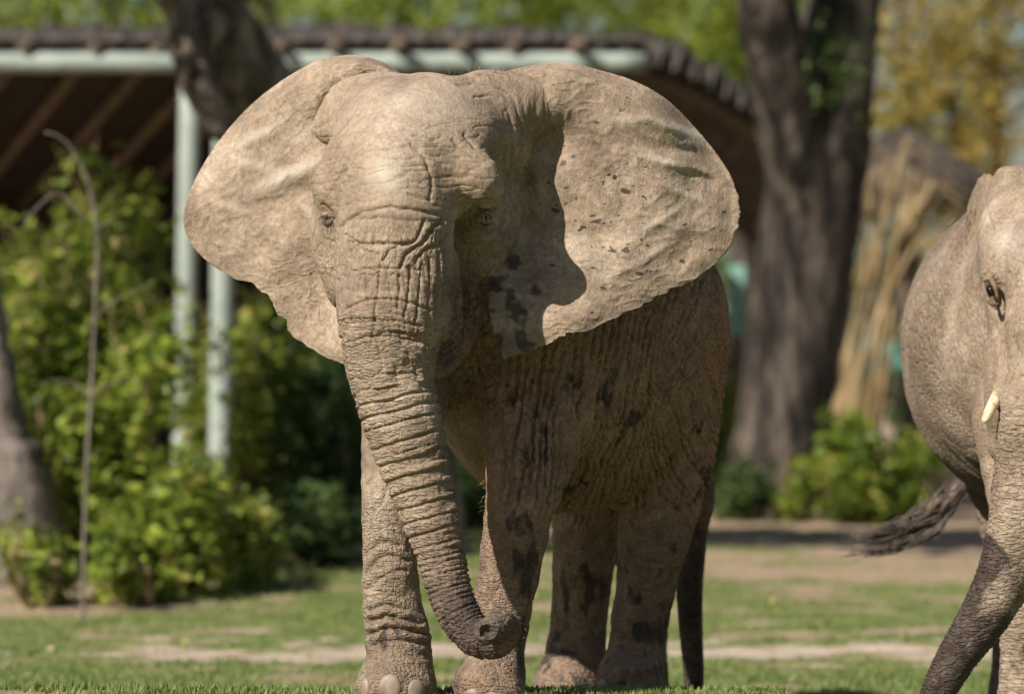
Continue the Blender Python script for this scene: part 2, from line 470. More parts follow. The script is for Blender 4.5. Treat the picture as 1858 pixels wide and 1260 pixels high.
# the leaning tree behind the left ear
b0 = G(770, 1010)
lt = R4((765, 1000, 17.5, 72), (752, 820, 17.5, 68), (700, 600, 17.4, 72), (565, 330, 17.2, 76), (455, 150, 17.0, 72), (385, 40, 16.9, 74), (320, -80, 16.8, 70), (250, -260, 16.6, 60), (230, -480, 16.4, 46))
lt[0, 2] = gz(lt[0, 0], 17.5) - .15; lt[0, 3] *= 1.25
tree('leaning_tree', 'leaning rough-barked tree trunk rising behind the left ear', lt,
     [(W(-50, -700, 14.8), (1.1, 1.5, .7)), (W(210, -700, 14.5), (1.1, 1.6, .7)), (W(500, -700, 14.4), (1.1, 1.6, .7)), (W(790, -700, 14.4), (1.1, 1.5, .7))], 8000, M['leaf_canopy'], .115, M['bark_mid'],
     limbs=[R4((385, 40, 16.7, 40), (350, 60, 16.4, 45), (352, 130, 16.3, 36), (378, 190, 16.3, 30), (405, 235, 16.3, 24), (430, 270, 16.4, 12)),
            R4((385, 40, 16.9, 50), (450, -150, 16.4, 42), (560, -380, 15.6, 32), (700, -560, 15, 16)),
            R4((320, -80, 16.8, 40), (180, -300, 16.5, 32), (60, -520, 16, 14))])
# trunk at the left edge of the picture
le = R4((10, 960, 15, 118), (2, 880, 15, 92), (-12, 800, 15, 70), (-24, 700, 15, 58), (-38, 580, 15, 50), (-60, 420, 15, 46), (-110, 200, 15, 42), (-150, -50, 15, 36), (-170, -300, 15, 28))
le[0, 2] = gz(le[0, 0], 15) - .1
tree('grey_tree', 'grey furrowed trunk with flared base at left picture edge', le, [(W(-220, -620, 15), (1.6, 1.8, .9)), (W(-420, -420, 15), (1.2, 1.5, .9))], 1500, M['leaf_canopy'], .085, M['bark_grey'])
# the big dark forked tree on the right
bt = R4((1400, 950, 24.4, 130), (1405, 900, 24.4, 100), (1418, 800, 24.4, 88), (1438, 650, 24.4, 88), (1462, 480, 24.4, 88), (1480, 330, 24.4, 90), (1492, 230, 24.4, 92), (1512, 120, 24.4, 78), (1532, 0, 24.4, 66), (1550, -150, 24.4, 54), (1560, -420, 24.3, 40))
bt[0, 2] = gz(bt[0, 0], 24.4) - .15
tree('forked_tree', 'huge dark forked tree trunk between the two elephants', bt,
     [(W(1560, -620, 23.9), (2.6, 2.2, 1.0)), (W(1900, -560, 24.9), (2.4, 2.2, 1.0))], 2800, M['leaf_canopy'], .1, M['bark'], rough=.03,
     limbs=[R4((1462, 470, 24.4, 70), (1456, 330, 24.2, 66), (1434, 220, 24.0, 62), (1412, 110, 23.8, 58), (1390, 0, 23.6, 55), (1365, -150, 23.4, 46), (1280, -380, 22.9, 26)),
            R4((1545, 30, 24.4, 40), (1640, -180, 24.7, 36), (1780, -420, 24.9, 18))], seg=18)
# small ferny growth on the forked trunk
C = np.vstack([W(u, v, 23.45) + rng.normal(size=(1, 3)) * .03 for u, v in zip(rng.normal(1520, 32, 170), rng.normal(120, 45, 170))])
o = leaves_mesh('climbing_vine', C, .05, M['leaf_dark'], None); tag(o, 'dark green vine leaves clinging high on the forked trunk', 'vine')

# bare young sapling
sp = R4((150, 1085, 11.5, 9), (152, 1000, 11.5, 8.5), (157, 850, 11.5, 8), (165, 720, 11.5, 8.5), (172, 560, 11.5, 7.5), (176, 420, 11.5, 7.5), (160, 330, 11.45, 7), (132, 272, 11.4, 7), (104, 247, 11.35, 7), (82, 240, 11.3, 5))
bp_ = sp[0].copy(); sp[0, 2] = gz(sp[0, 0], 11.5) - .03
st = thing('bare_sapling', 'thin leafless grey sapling with bent-over top in front of the bushes', 'sapling', sp[0, :3])
MB().tube(sp[:, :3], sp[:, 3] * .38, 8, n=50).build('stem', M['twig'], st)
for br in [[(165, 722, 11.5, 5), (140, 698, 11.5, 4), (100, 690, 11.5, 3), (70, 700, 11.5, 1)], [(165, 722, 11.5, 5), (190, 700, 11.5, 4), (230, 695, 11.5, 1.5)],
           [(172, 580, 11.5, 5), (195, 552, 11.5, 4), (235, 535, 11.5, 3), (285, 505, 11.5, 1.5)], [(176, 425, 11.5, 5), (150, 395, 11.4, 4.5), (105, 350, 11.4, 5), (60, 385, 11.35, 4), (40, 415, 11.3, 2)],
           [(176, 410, 11.5, 4), (205, 405, 11.5, 3), (225, 415, 11.5, 1)], [(158, 830, 11.5, 3), (185, 815, 11.5, 1.5)]]:
    a = R4(*br); MB().tube(a[:, :3], a[:, 3] * .32, 6, n=16).build('branch', M['twig'], st)

# shrubs along the left
LB = [  # u, vtop, vfoot, width, Y, n, mat, size, label
 (40, 420, 1010, 190, 17.0, 1500, 'leaf_bush', .055, 'bright green bush behind the grey trunk at the left edge'),
 (120, 520, 1040, 200, 15.6, 1500, 'leaf_bush', .05, 'leafy bush directly behind the bare sapling'),
 (245, 300, 1000, 150, 18.0, 900, 'leaf_bush', .055, 'tall thin shrub with sparse sprays below the hut beam'),
 (255, 540, 1040, 210, 15.4, 1500, 'leaf_bush', .05, 'rounded green bush just left of the green posts'),
 (160, 250, 990, 75, 17.6, 260, 'leaf_bush', .06, 'slender upright shrub against the dark hut interior'),
 (330, 830, 1050, 190, 13.6, 1300, 'leaf_bush', .05, 'low bright bush covering the foot of the green posts'),
 (440, 910, 1050, 170, 14.6, 800, 'leaf_bush', .048, 'low green bush below the pointed end of the left ear'),
 (500, 560, 1020, 200, 20.0, 1400, 'leaf_bush', .055, 'dark shaded bush to the right of the green posts'),
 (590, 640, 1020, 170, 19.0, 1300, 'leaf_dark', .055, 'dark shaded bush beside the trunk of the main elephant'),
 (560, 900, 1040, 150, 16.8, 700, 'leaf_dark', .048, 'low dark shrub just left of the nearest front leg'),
 (60, 960, 1075, 150, 12.6, 420, 'leaf_bush', .04, 'sparse weedy tuft at the foot of the grey trunk'),
 (235, 960, 1065, 130, 12.7, 600, 'leaf_bush', .042, 'small weedy bush right of the sapling foot'),
 (90, 420, 1000, 230, 18.6, 1500, 'leaf_bush', .06, 'wide leafy bush behind the sapling under the hut roof'),
 (205, 400, 1010, 190, 16.6, 1300, 'leaf_bush', .055, 'leafy bush filling the gap between sapling and green posts'),
 (375, 600, 1010, 130, 23.6, 700, 'leaf_bush', .05, 'narrow bush showing between the two green posts'),
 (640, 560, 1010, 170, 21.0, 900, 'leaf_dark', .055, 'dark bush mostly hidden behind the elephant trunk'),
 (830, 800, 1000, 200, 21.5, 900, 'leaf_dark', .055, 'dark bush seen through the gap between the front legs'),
]
for (u, a, b_, w, Y, n, mt, sz, lab) in LB:
    bush('bush', lab, u, a, b_, w, Y, int(n * 1.6), M[mt], sz * 1.06, group='bushes along the left of the lawn', stems=9, depth=.75, lobes=6 if b_ - a > 250 else 3)
# shrubs on the right
for (u, a, b_, w, Y, n, mt, sz, lab) in [
 (1575, 765, 945, 175, 22.9, 1500, 'leaf_bush', .06, 'sunlit green bush right of the forked trunk'),
 (1650, 800, 940, 110, 23.1, 900, 'leaf_bush', .055, 'small green bush left of the right elephant belly'),
 (1315, 640, 930, 110, 29.5, 1100, 'leaf_canopy', .06, 'yellow-green bush between elephant rump and forked trunk'),
 (1345, 840, 940, 110, 23.6, 600, 'leaf_dark', .055, 'low dark bush at the left foot of the forked trunk'),
 (1440, 840, 935, 70, 23.4, 380, 'leaf_bush', .05, 'little shrub growing against the forked trunk'),
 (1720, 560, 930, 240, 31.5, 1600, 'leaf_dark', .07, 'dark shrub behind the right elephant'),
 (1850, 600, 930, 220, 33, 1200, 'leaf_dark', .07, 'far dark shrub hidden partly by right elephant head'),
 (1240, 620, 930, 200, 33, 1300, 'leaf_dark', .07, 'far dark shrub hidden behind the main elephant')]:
    bush('bush', lab, u, a, b_, w, Y, int(n * 1.2), M[mt], sz, group='bushes on the right side', depth=.7, lobes=4)

# sunlit trees behind the roof
CT = [(-60, 'green-leaved tree above the far left end of the roof'), (190, 'green-leaved tree above the roof left of the leaning trunk'), (470, 'green-leaved tree just right of the leaning trunk'),
      (720, 'green-leaved tree above the elephant forehead'), (960, 'green-leaved tree above the elephant right ear root'), (1180, 'green-leaved tree above the sloping end of the roof'), (1340, 'green-leaved tree left of the forked trunk')]
for k, (u, lab) in enumerate(CT):
    Y = 40 + 3 * (k % 3); s = (Y + CAMD) / F
    g0 = W(u, 900, Y); g0[2] = gz(g0[0], Y)
    r = R4((u, 0, Y, 26), (u + 15, 60, Y, 22), (u - 10, -20, Y, 14), (u, -160, Y, 6)); r[0, :3] = g0
    tree('canopy_tree', lab, r, [(W(u, 10, Y), (1.25, 1.1, 1.3)), (W(u + 90, 55, Y - .5), (1.0, 1.0, .7)), (W(u - 80, 40, Y - .3), (1.0, 1.0, .8)), (W(u + 30, -150, Y), (1.3, 1.2, .9)), (W(u - 30, 150, Y), (1.0, .9, .8)), (W(u + 40, 60, Y + 1.5), (1.2, .8, .9))],
         4600, M['leaf_canopy'], .075, M['bark'], group='sunlit trees behind the roof')
GT = [(1640, 80, 38, 'golden-leaved tree right behind the forked trunk'), (1800, 60, 39, 'golden-leaved tree above the right elephant head'), (1730, 230, 36, 'smaller golden-leaved tree over the thatched shade')]
for k, (u, v, Y, lab) in enumerate(GT):
    g0 = W(u, 900, Y); g0[2] = gz(g0[0], Y)
    r = R4((u, 0, Y, 20), (u + 10, v + 200, Y, 16), (u, v, Y, 10), (u, v - 120, Y, 4)); r[0, :3] = g0
    tree('golden_tree', lab, r, [(W(u, v, Y), (.75, .8, 1.0)), (W(u + 60, v + 110, Y), (.6, .7, .7)), (W(u - 50, v + 90, Y), (.6, .7, .8)), (W(u + 20, v - 140, Y), (.8, .8, .8))],
         2600, M['leaf_gold'], .065, M['bark'], group='golden trees at the right rear')

# distant wood that closes the view
C = []
for k in range(84):
    x = -58 + k * 1.4; yy = 72 + 6 * rng.random()
    C.append(clump_points([((x, yy, 1.6 + 2.6 * rng.random()), (1.8, 1.2, 3.0))], 420, .5))
C = np.vstack(C); C[:, 2] = np.maximum(C[:, 2], .1)
o = leaves_mesh('distant_wood', C, .23, M['leaf_dark'], None); tag(o, 'dark wood in the far background behind the shelters', 'wood', kind='stuff')

# ------------------------------------------------------------------ the thatched shelter
def make_shelter():
    Yb = 25.0
    def pt(u, v, Y=Yb): return W(u, v, Y)
    base = pt(345, 900); base[2] = gz(base[0], Yb)
    t = thing('thatched_shelter', 'long thatched shelter with pale green posts and dark interior', 'shelter', base)
    zb = pt(0, 118)[2]
    x0, x1 = pt(-420, 0)[0], pt(1170, 0)[0]
    # front beam and its sloping end
    MB().tube([[x0, Yb - .4, zb], [pt(400, 0)[0], Yb - .4, zb], [x1, Yb - .4, zb]], .088, 14, n=30).build('beam', M['paint_green'], t)
    e = [pt(1150, 122), pt(1260, 172, 25.6), pt(1350, 232, 26.2), pt(1430, 290, 26.8)]
    MB().tube(e, .06, 10, n=16).build('beam', M['wood'], t)
    # posts
    for (ua, va, ub, vb, Y, r) in [(346, 122, 330, 960, 24.6, 19), (410, 140, 398, 980, 22.6, 21), (1388, 240, 1400, 940, 28.6, 11), (900, 130, 900, 950, 24.95, 20), (-200, 120, -205, 960, 24.95, 20)]:
        a, b_ = pt(ua, va, Y), pt(ub, vb, Y); b_[2] = gz(b_[0], Y) - .05
        if ua == 410: a[2] = zb - .02
        MB().tube([a, (a + b_) / 2, b_], r * (Y + 20) / F, 14, n=8).build('post', M['stucco'] if ua == 1388 else M['paint_green'], t)
    MB().tube([[pt(410, 0, 22.6)[0], 22.5, zb], [pt(410, 0, 22.6)[0], 25.2, zb - .01]], .08, 10).build('tie_beam', M['paint_green'], t)
    # rafters running obliquely to the back, their tails under the thatch
    L_ = 7.0; zr = zb + .02; slope = 1.1 / 7.0
    x = x0 + 2.2
    xs = []
    while x < x1 - .2: xs.append(x); x += .44 + .18 * rng.random()
    for x in xs:
        ov = .45 + .32 * rng.random(); a = np.array([x + .14, Yb - ov, zr + .03 + ov * slope]); c = np.array([x - .26 * L_, Yb + L_, zr + .03 - slope * L_])
        MB().tube([a, (a + c) / 2, c], .05, 8).build('rafter', M['wood'], t)
    # roof deck: underside boards
    n = 24; w = (L_ + .4) / n
    for k in range(n):
        y0 = Yb - .35 + k * w
        zk = zr + .10 - slope * (y0 - Yb); xa, xb, ya, yb = x0 - 1.0, x1 - .03 * k, y0 + .004, y0 + w - .004; dz = slope * (yb - ya)
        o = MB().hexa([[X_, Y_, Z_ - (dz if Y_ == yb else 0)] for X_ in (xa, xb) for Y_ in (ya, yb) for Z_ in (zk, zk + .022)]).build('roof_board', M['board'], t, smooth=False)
    # back wall of boards
    zt = zr + .10 - slope * L_; nb = 16; h = (zt + .1) / nb
    for k in range(nb):
        z0 = k * h
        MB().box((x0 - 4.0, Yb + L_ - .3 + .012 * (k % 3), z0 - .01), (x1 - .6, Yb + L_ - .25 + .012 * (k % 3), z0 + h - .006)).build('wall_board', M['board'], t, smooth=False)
    # thatch: a bank of overlapping bundles along the eave, courses behind it
    bm = MB(); prof = []
    for k in range(9):
        a = k / 8
        prof.append((-.05 + .10 * math.sin(a * 3.1), -.10 - .10 * abs(a - .5) * 2, .28 * a))
    def bundle_mesh(seed):
        r = np.random.default_rng(seed); m = MB()
        for k in range(7):
            xx = -.14 + .047 * k + r.normal() * .01
            m.tube([[xx, .45, .20 + r.normal() * .015], [xx + r.normal() * .01, .1, .11 + r.normal() * .012], [xx + r.normal() * .015, -.16 - .05 * r.random(), -.02 + r.normal() * .02]], [.036, .04, .022 + .01 * r.random()], 5)
        return m
    protos = []
    for s_ in range(4):
        o = bundle_mesh(s_).build('thatch_bundle', M['thatch'], None); protos.append(o)
    path = [pt(-420, 94), pt(200, 94), pt(700, 92), pt(1000, 96), pt(1150, 106), pt(1240, 142, 25.6), pt(1330, 194, 26.2), pt(1420, 255, 26.8), pt(1480, 275, 27.2)]
    P = catmull(path, 400); s_ = np.concatenate([[0], np.cumsum(np.linalg.norm(np.diff(P, axis=0), axis=1))])
    k = 0; first = [True] * 4
    for course in range(2):
        d = .1 * course
        while d < s_[-1]:
            p = np.array([np.interp(d, s_, P[:, c]) for c in range(3)])
            q = k % 4
            if first[q]: o = protos[q]; first[q] = False
            else: o = protos[q].copy(); COL.objects.link(o)
            o.parent = t
            o.location = tuple(p - base + np.array([0, -.10 + .24 * course, .0 + .03 * course]))
            sl_ = float(np.interp(d, s_, np.gradient(P[:, 2], s_)))
            o.rotation_euler = (random.uniform(-.08, .08), -math.atan(sl_), random.uniform(-.18, .18))
            d += .27; k += 1
    # loose straw hanging over the eave
    ws = MB()
    for k in range(520):
        d = rng.random() * s_[-1]; p = np.array([np.interp(d, s_, P[:, c]) for c in range(3)]) + np.array([0, -.12 + .3 * rng.random(), .06 + .07 * rng.random()])
        q = p + np.array([rng.normal() * .07, -.10 - .12 * rng.random(), -.02 - .13 * rng.random()])
        ws.tube([p, (p + q) / 2 + np.array([0, 0, .03]), q], [.010, .009, .003], 4)
    ws.build('loose_thatch', M['thatch'], t)['kind'] = 'stuff'
    # the deep thatch behind the eave
    Q = catmull(path, 60); V = []
    for p in Q:
        for (dy, dz) in [(-.12, .03), (-.05, .07), (.5, .08), (3.0, -.28), (7.1, -.92), (7.1, -1.0), (.2, .06)]:
            V.append(p + np.array([0, dy, dz + .015 * rng.normal()]))
    V = np.array(V); m = 7; n = len(Q)
    # the far end behind the sloping eave is shallow
    V = V.reshape(n, m, 3)
    for i in range(n):
        f = sstep(Q[i, 0], pt(1150, 0)[0], pt(1330, 0)[0])
        V[i, 3:6, 1] = V[i, 3:6, 1] * (1 - f) + (V[i, 2, 1] + np.array([1.2, 1.6, 1.6])) * f
    i, j = np.meshgrid(np.arange(n - 1), np.arange(m), indexing='ij')
    q = np.stack([i * m + j, (i + 1) * m + j, (i + 1) * m + (j + 1) % m, i * m + (j + 1) % m], -1).reshape(-1, 4)
    mesh_np('thatch_roof', V.reshape(-1, 3), [q], M['thatch'], t, smooth=False)
make_shelter()

# ------------------------------------------------------------------ thatched shade and dry reeds at the right
def make_shade():
    Y0 = 29.0
    base = W(1650, 930, Y0 + 1.2); base[2] = gz(base[0], Y0 + 1.2)
    t = thing('thatched_umbrella', 'small dark thatched umbrella shade with hanging straw fringe right of the forked trunk', 'umbrella', base)
    MB().tube([base, W(1650, 600, Y0 + 1.2), W(1642, 250, Y0 + 1.2)], .07, 10, n=6).build('pole', M['wood'], t)
    apex = W(1640, 225, Y0 + 1.2); n = 40; rad = 1.0
    mb = MB(); a = np.linspace(0, 6.2832, n, endpoint=False); V = [apex]
    for rr, dz in [(.35, -.20), (.7, -.42), (1.0, -.66)]:
        for k in range(n): V.append(apex + np.array([math.cos(a[k]) * rad * rr, math.sin(a[k]) * rad * rr, dz + rng.normal() * .025]))
    V += [v - np.array([0, 0, .1]) for v in V[1 + 2 * n:]] + [apex - np.array([0, 0, .25])]
    tri = [[0, 1 + k, 1 + (k + 1) % n] for k in range(n)]; q = []
    for ring in range(3):
        for k in range(n): q.append([1 + ring * n + k, 1 + (ring + 1) * n + k, 1 + (ring + 1) * n + (k + 1) % n, 1 + ring * n + (k + 1) % n])
    last = len(V) - 1
    for k in range(n): tri.append([last, 1 + 3 * n + (k + 1) % n, 1 + 3 * n + k])
    mb._add(np.array(V), q, tri); mb.build('thatch_cap', M['thatch_dark'], t, smooth=False)
    fr = MB()
    for k in range(330):
        b_ = rng.random() * 6.2832; p = apex + np.array([math.cos(b_) * rad * .98, math.sin(b_) * rad * .98, -.62])
        q_ = p + np.array([math.cos(b_) * .04 + rng.normal() * .05, math.sin(b_) * .04, -.16 - .3 * rng.random()])
        fr.tube([p + np.array([0, 0, .08]), (p + q_) / 2, q_], [.013, .010, .004], 4)
    f = fr.build('fringe', M['thatch_dark'], t); f['kind'] = 'stuff'
    # dry reed sheaf leaning left of the umbrella
    g = W(1530, 935, 26.7); g[2] = gz(g[0], 26.7)
    r = thing('dry_reed_sheaf', 'tall golden dry reeds leaning right of the forked trunk', 'reeds', g)
    for k in range(46):
        ub = rng.normal(1528, 34); ut = rng.normal(1632, 52) + (ub - 1512) * .5; vt = 300 + abs(rng.normal()) * 110 - 60 + max(0, (ut - 1640)) * 1.2
        Y = 26.4 + rng.random() * .6
        rr_ = .6 + 1.3 * rng.random() ** 2; p0 = W(ub, 900, Y); p0[2] = gz(p0[0], Y)
        p3 = W(ut, vt, Y + .2); pm = W(ub + (ut - ub) * .32 + rng.normal() * 6, 640, Y); p2 = W(ub + (ut - ub) * .7 + rng.normal() * 8, 430, Y + .1)
        MB().tube([p0, pm, p2, p3], [.011 * rr_, .011 * rr_, .009 * rr_, .003], 5, n=9).build('reed', M['straw'], r)
        if k % 2 == 0:
            e = p3 + np.array([.25 + .3 * rng.random(), -.05, -.1 - .5 * rng.random()])
            MB().tube([p2, p3, e], [.009, .008, .003], 4, n=8).build('reed', M['straw'], r)
make_shade()

# turquoise boards, earth-coloured block
def board(name, label, cat, u0, v0, u1, v1, Y, th, mat, legs=True):
    a, b_ = W(u0, v1, Y), W(u1, v0, Y)
    t = thing(name, label, cat, (a[0], Y, gz(a[0], Y)))
    n = 4; h = (b_[2] - a[2]) / n
    for k in range(n):
        MB().box((a[0], Y, a[2] + k * h + .006), (b_[0], Y + th, a[2] + (k + 1) * h - .004)).build('board', mat, t, smooth=False)
    for x in (a[0] + .06, b_[0] - .06):
        MB().tube([[x, Y + th + .05, float(gz(x, Y)) - .03], [x, Y + th + .05, b_[2] - .02]], .04, 8).build('post', M['wood'], t)
board('mint_board', 'pale mint green board glimpsed between elephant rump and forked trunk', 'board', 1322, 480, 1352, 610, 31, .05, M['mint'])
board('teal_board', 'turquoise board behind the dry reeds, left of the right elephant', 'board', 1560, 618, 1760, 682, 32.5, .05, M['teal'])
a = W(1668, 905, 28.5); a[2] = gz(a[0], 28.5)
t = thing('stucco_planter', 'earth-coloured low block with cap beside the right elephant belly', 'planter', a)
z1 = W(0, 790, 28.5)[2]
MB().box((a[0], 28.4, a[2] - .05), (a[0] + .8, 29.1, z1)).build('wall', M['stucco'], t, smooth=False)
MB().box((a[0] - .04, 28.36, z1 + .002), (a[0] + .84, 29.14, z1 + .07)).build('cap', M['stucco'], t, smooth=False)

# ------------------------------------------------------------------ elephants: a smooth implicit body, meshed and then sculpted
class Chain:
    """a tapered tube along a curve (or one ellipsoid), with an optional stretched frame"""
    def __init__(s, pts, k=.06, sc=(1, 1, 1), yaw=0.0, sub=4, op='u', name=None, tilt=0.0):
        pts = np.atleast_2d(np.asarray(pts, float))
        if len(pts) > 2: pts = catmull(pts, (len(pts) - 1) * sub + 1)
        s.k, s.op, s.name = k, op, name
        c, sn = math.cos(yaw), math.sin(yaw); ct, st_ = math.cos(tilt), math.sin(tilt)
        Rz = np.array([[c, sn, 0], [-sn, c, 0], [0, 0, 1.0]])
        Rx = np.array([[1, 0, 0], [0, ct, st_], [0, -st_, ct]])
        s.A = (np.diag(1 / np.array(sc, float)) @ Rx @ Rz).astype(np.float32)
        s.m = min(sc)
        s.q = (pts[:, :3] @ s.A.T).astype(np.float32); s.r = pts[:, 3].astype(np.float32)
        e = (pts[:, 3:4] * max(sc)) + k + .05
        s.lo = (pts[:, :3] - e).min(0); s.hi = (pts[:, :3] + e).max(0)
        seg = np.linalg.norm(np.diff(pts[:, :3], axis=0), axis=1) if len(pts) > 1 else np.zeros(0)
        s.arc = np.concatenate([[0], np.cumsum(seg)])
    def ev(s, P, want_s=False):
        p = P.astype(np.float32) @ s.A.T
        if len(s.q) == 1:
            d = np.linalg.norm(p - s.q[0], axis=1) - s.r[0]
            return d * s.m
        best = np.full(len(p), 1e9, np.float32); bs = np.zeros(len(p), np.float32)
        for i in range(len(s.q) - 1):
            a, b = s.q[i], s.q[i + 1]; ab = b - a; l2 = float(ab @ ab) + 1e-12
            t = np.clip(((p - a) @ ab) / l2, 0, 1)
            v = p - a - t[:, None] * ab
            d = np.sqrt((v * v).sum(1)) - (s.r[i] + t * (s.r[i + 1] - s.r[i]))
            if want_s:
                m = d < best; bs[m] = (s.arc[i] + t * (s.arc[i + 1] - s.arc[i]))[m]
            best = np.minimum(best, d)
        return (best * s.m, bs) if want_s else best * s.m

def smin(a, b, k):
    h = np.maximum(k - np.abs(a - b), 0) / k
    return np.minimum(a, b) - h * h * k * .25

def comb(D, d, c):
    return smin(D, d, c.k) if c.op == 'u' else -smin(-D, d, c.k)

class Body:
    def __init__(s, chains): s.c = chains
    def f(s, P):
        D = np.full(len(P), .6, np.float32)
        for c in s.c:
            m = np.all((P > c.lo) & (P < c.hi), axis=1)
            if m.any(): D[m] = comb(D[m], c.ev(P[m]), c)
        return D
    def grad(s, P, h=.004):
        g = np.stack([s.f(P + np.eye(3)[i] * h) - s.f(P - np.eye(3)[i] * h) for i in range(3)], -1)
        return g / (np.linalg.norm(g, axis=1)[:, None] + 1e-9)
    def mesh(s, vox):
        lo = np.min([c.lo for c in s.c if c.op == 'u'], 0) - .05; hi = np.max([c.hi for c in s.c if c.op == 'u'], 0) + .05
        n = np.ceil((hi - lo) / (vox * 4)).astype(int) + 1
        ax = [(lo[i] + np.arange(n[i]) * vox * 4) for i in range(3)]
        g = np.meshgrid(*ax, indexing='ij'); P = np.stack([x.ravel() for x in g], -1)
        Dc = s.f(P).reshape(n)
        near = np.abs(Dc) < vox * 4 * 2.2
        D = np.repeat(np.repeat(np.repeat(Dc, 4, 0), 4, 1), 4, 2); m = np.repeat(np.repeat(np.repeat(near, 4, 0), 4, 1), 4, 2)
        I = np.argwhere(m)
        # each coarse sample owns the 4-cell block centred on it
        lo2 = lo - 2 * vox
        D[m] = s.f(lo2 + I * vox)
        s.D, s.lo_, s.vox = D, lo2, vox
        s.G = [np.gradient(D, vox, axis=i).astype(np.float32) for i in range(3)]
        grid = openvdb.FloatGrid(.6); grid.copyFromArray(D.astype(np.float32))
        pts, quads = grid.convertToQuads(0.0)
        return pts * vox + lo2, quads.astype(np.int64)
    def sample(s, P, arrs):
        q = (P - s.lo_) / s.vox; q = np.clip(q, 0, np.array(s.D.shape) - 1.001); i = q.astype(np.int64); f = (q - i).astype(np.float32)
        sh = s.D.shape; b = (i[:, 0] * sh[1] + i[:, 1]) * sh[2] + i[:, 2]
        out = [np.zeros(len(P), np.float32) for _ in arrs]
        for dx in (0, 1):
            for dy in (0, 1):
                for dz in (0, 1):
                    w = (f[:, 0] if dx else 1 - f[:, 0]) * (f[:, 1] if dy else 1 - f[:, 1]) * (f[:, 2] if dz else 1 - f[:, 2])
                    k = b + (dx * sh[1] + dy) * sh[2] + dz
                    for o, a in zip(out, arrs): o += w * a.ravel()[k]
        return out
    def grad_fast(s, P):
        g = np.stack(s.sample(P, s.G), -1); return g / (np.linalg.norm(g, axis=1)[:, None] + 1e-9)

def newton(body, V, it=2):
    for _ in range(it):
        d, gx, gy, gz_ = body.sample(V, [body.D] + body.G)
        g = np.stack([gx, gy, gz_], -1); l2 = (g * g).sum(1) + 1e-6
        V = V - g * np.clip(d / l2, -.02, .02)[:, None]
    return V

def orient(V, Q, body):
    c = V[Q].mean(1); n = np.cross(V[Q[:, 2]] - V[Q[:, 0]], V[Q[:, 3]] - V[Q[:, 1]])
    smp = slice(0, None, max(1, len(Q) // 4000))
    if (n[smp] * body.grad_fast(c[smp])).sum() < 0: Q = Q[:, ::-1]
    return Q

def subdivide(V, Q, sel):
    """split the selected quads in four; neighbours take the extra edge points. returns V, quads, list of odd polygons"""
    E = np.stack([Q, np.roll(Q, -1, 1)], -1).reshape(-1, 2); E.sort(axis=1)
    key = E[:, 0] * len(V) + E[:, 1]
    uq, inv = np.unique(key, return_inverse=True); inv = inv.reshape(-1, 4)
    used = np.zeros(len(uq), bool); used[inv[sel].ravel()] = True
    mid = np.full(len(uq), -1, np.int64); mid[used] = len(V) + np.arange(used.sum())
    e0 = uq[used] // len(V); e1 = uq[used] % len(V)
    VM = (V[e0] + V[e1]) / 2
    qs = Q[sel]; ctr = len(V) + len(VM) + np.arange(len(qs)); VC = V[qs].mean(1)
    ms = mid[inv[sel]]
    new = [np.stack([qs[:, k], ms[:, k], ctr, ms[:, k - 1]], -1) for k in range(4)]
    rest = Q[~sel]; mr = mid[inv[~sel]]; touched = (mr >= 0).any(1)
    odd = []
    for q, m in zip(rest[touched], mr[touched]):
        p = []
        for k in range(4):
            p.append(q[k])
            if m[k] >= 0: p.append(m[k])
        odd.append(p)
    return np.vstack([V, VM, VC]), np.vstack(new), rest[~touched], odd

def group_odd(odd):
    by = {}
    for p in odd: by.setdefault(len(p), []).append(p)
    return [np.array(v) for v in by.values()]

def facing(V, Q, lim=-.15):
    c = V[Q].mean(1); n = np.cross(V[Q[:, 2]] - V[Q[:, 0]], V[Q[:, 3]] - V[Q[:, 1]]); n /= np.linalg.norm(n, axis=1)[:, None] + 1e-12
    v = np.array([0, -CAMD, CAMH]) - c; v /= np.linalg.norm(v, axis=1)[:, None]
    return (n * v).sum(1) > lim, c

def polyline_dist(u, v, pts):
    pts = np.asarray(pts, float); pts = catmull(pts, max(12, 6 * len(pts))) if len(pts) > 2 else pts
    best = np.full(len(u), 1e9)
    for a, b in zip(pts[:-1], pts[1:]):
        ab = b - a; t = np.clip(((u - a[0]) * ab[0] + (v - a[1]) * ab[1]) / (ab @ ab + 1e-9), 0, 1)
        best = np.minimum(best, np.hypot(u - a[0] - t * ab[0], v - a[1] - t * ab[1]))
    return best

def ridged(P, seed, p=6):
    return (1 - np.clip(np.abs(perlin(P, seed)) * 1.6, 0, 1)) ** p

def rings(sarc, spacing_fn, P, seed, warp=.3):
    """deep creases across a limb: returns 0..1, 1 in the crease. spacing_fn(s) gives metres between creases"""
    tab = np.linspace(0, sarc.max() + .01, 800); ph = np.concatenate([[0], np.cumsum(np.diff(tab) / spacing_fn(tab[1:]))])
    phi = np.interp(sarc, tab, ph) + warp * fbm(P * 5, seed, 2) + .12 * perlin(P * 23, seed + 3)
    f = np.abs(phi - np.round(phi)) * spacing_fn(sarc)     # metres to the nearest crease
    strength = .45 + .55 * np.clip(perlin(np.stack([np.round(phi) * 3.7, P[:, 0] * 5, P[:, 1] * 5], -1), seed + 5) * 1.3 + .4, 0, 1)
    return f, strength

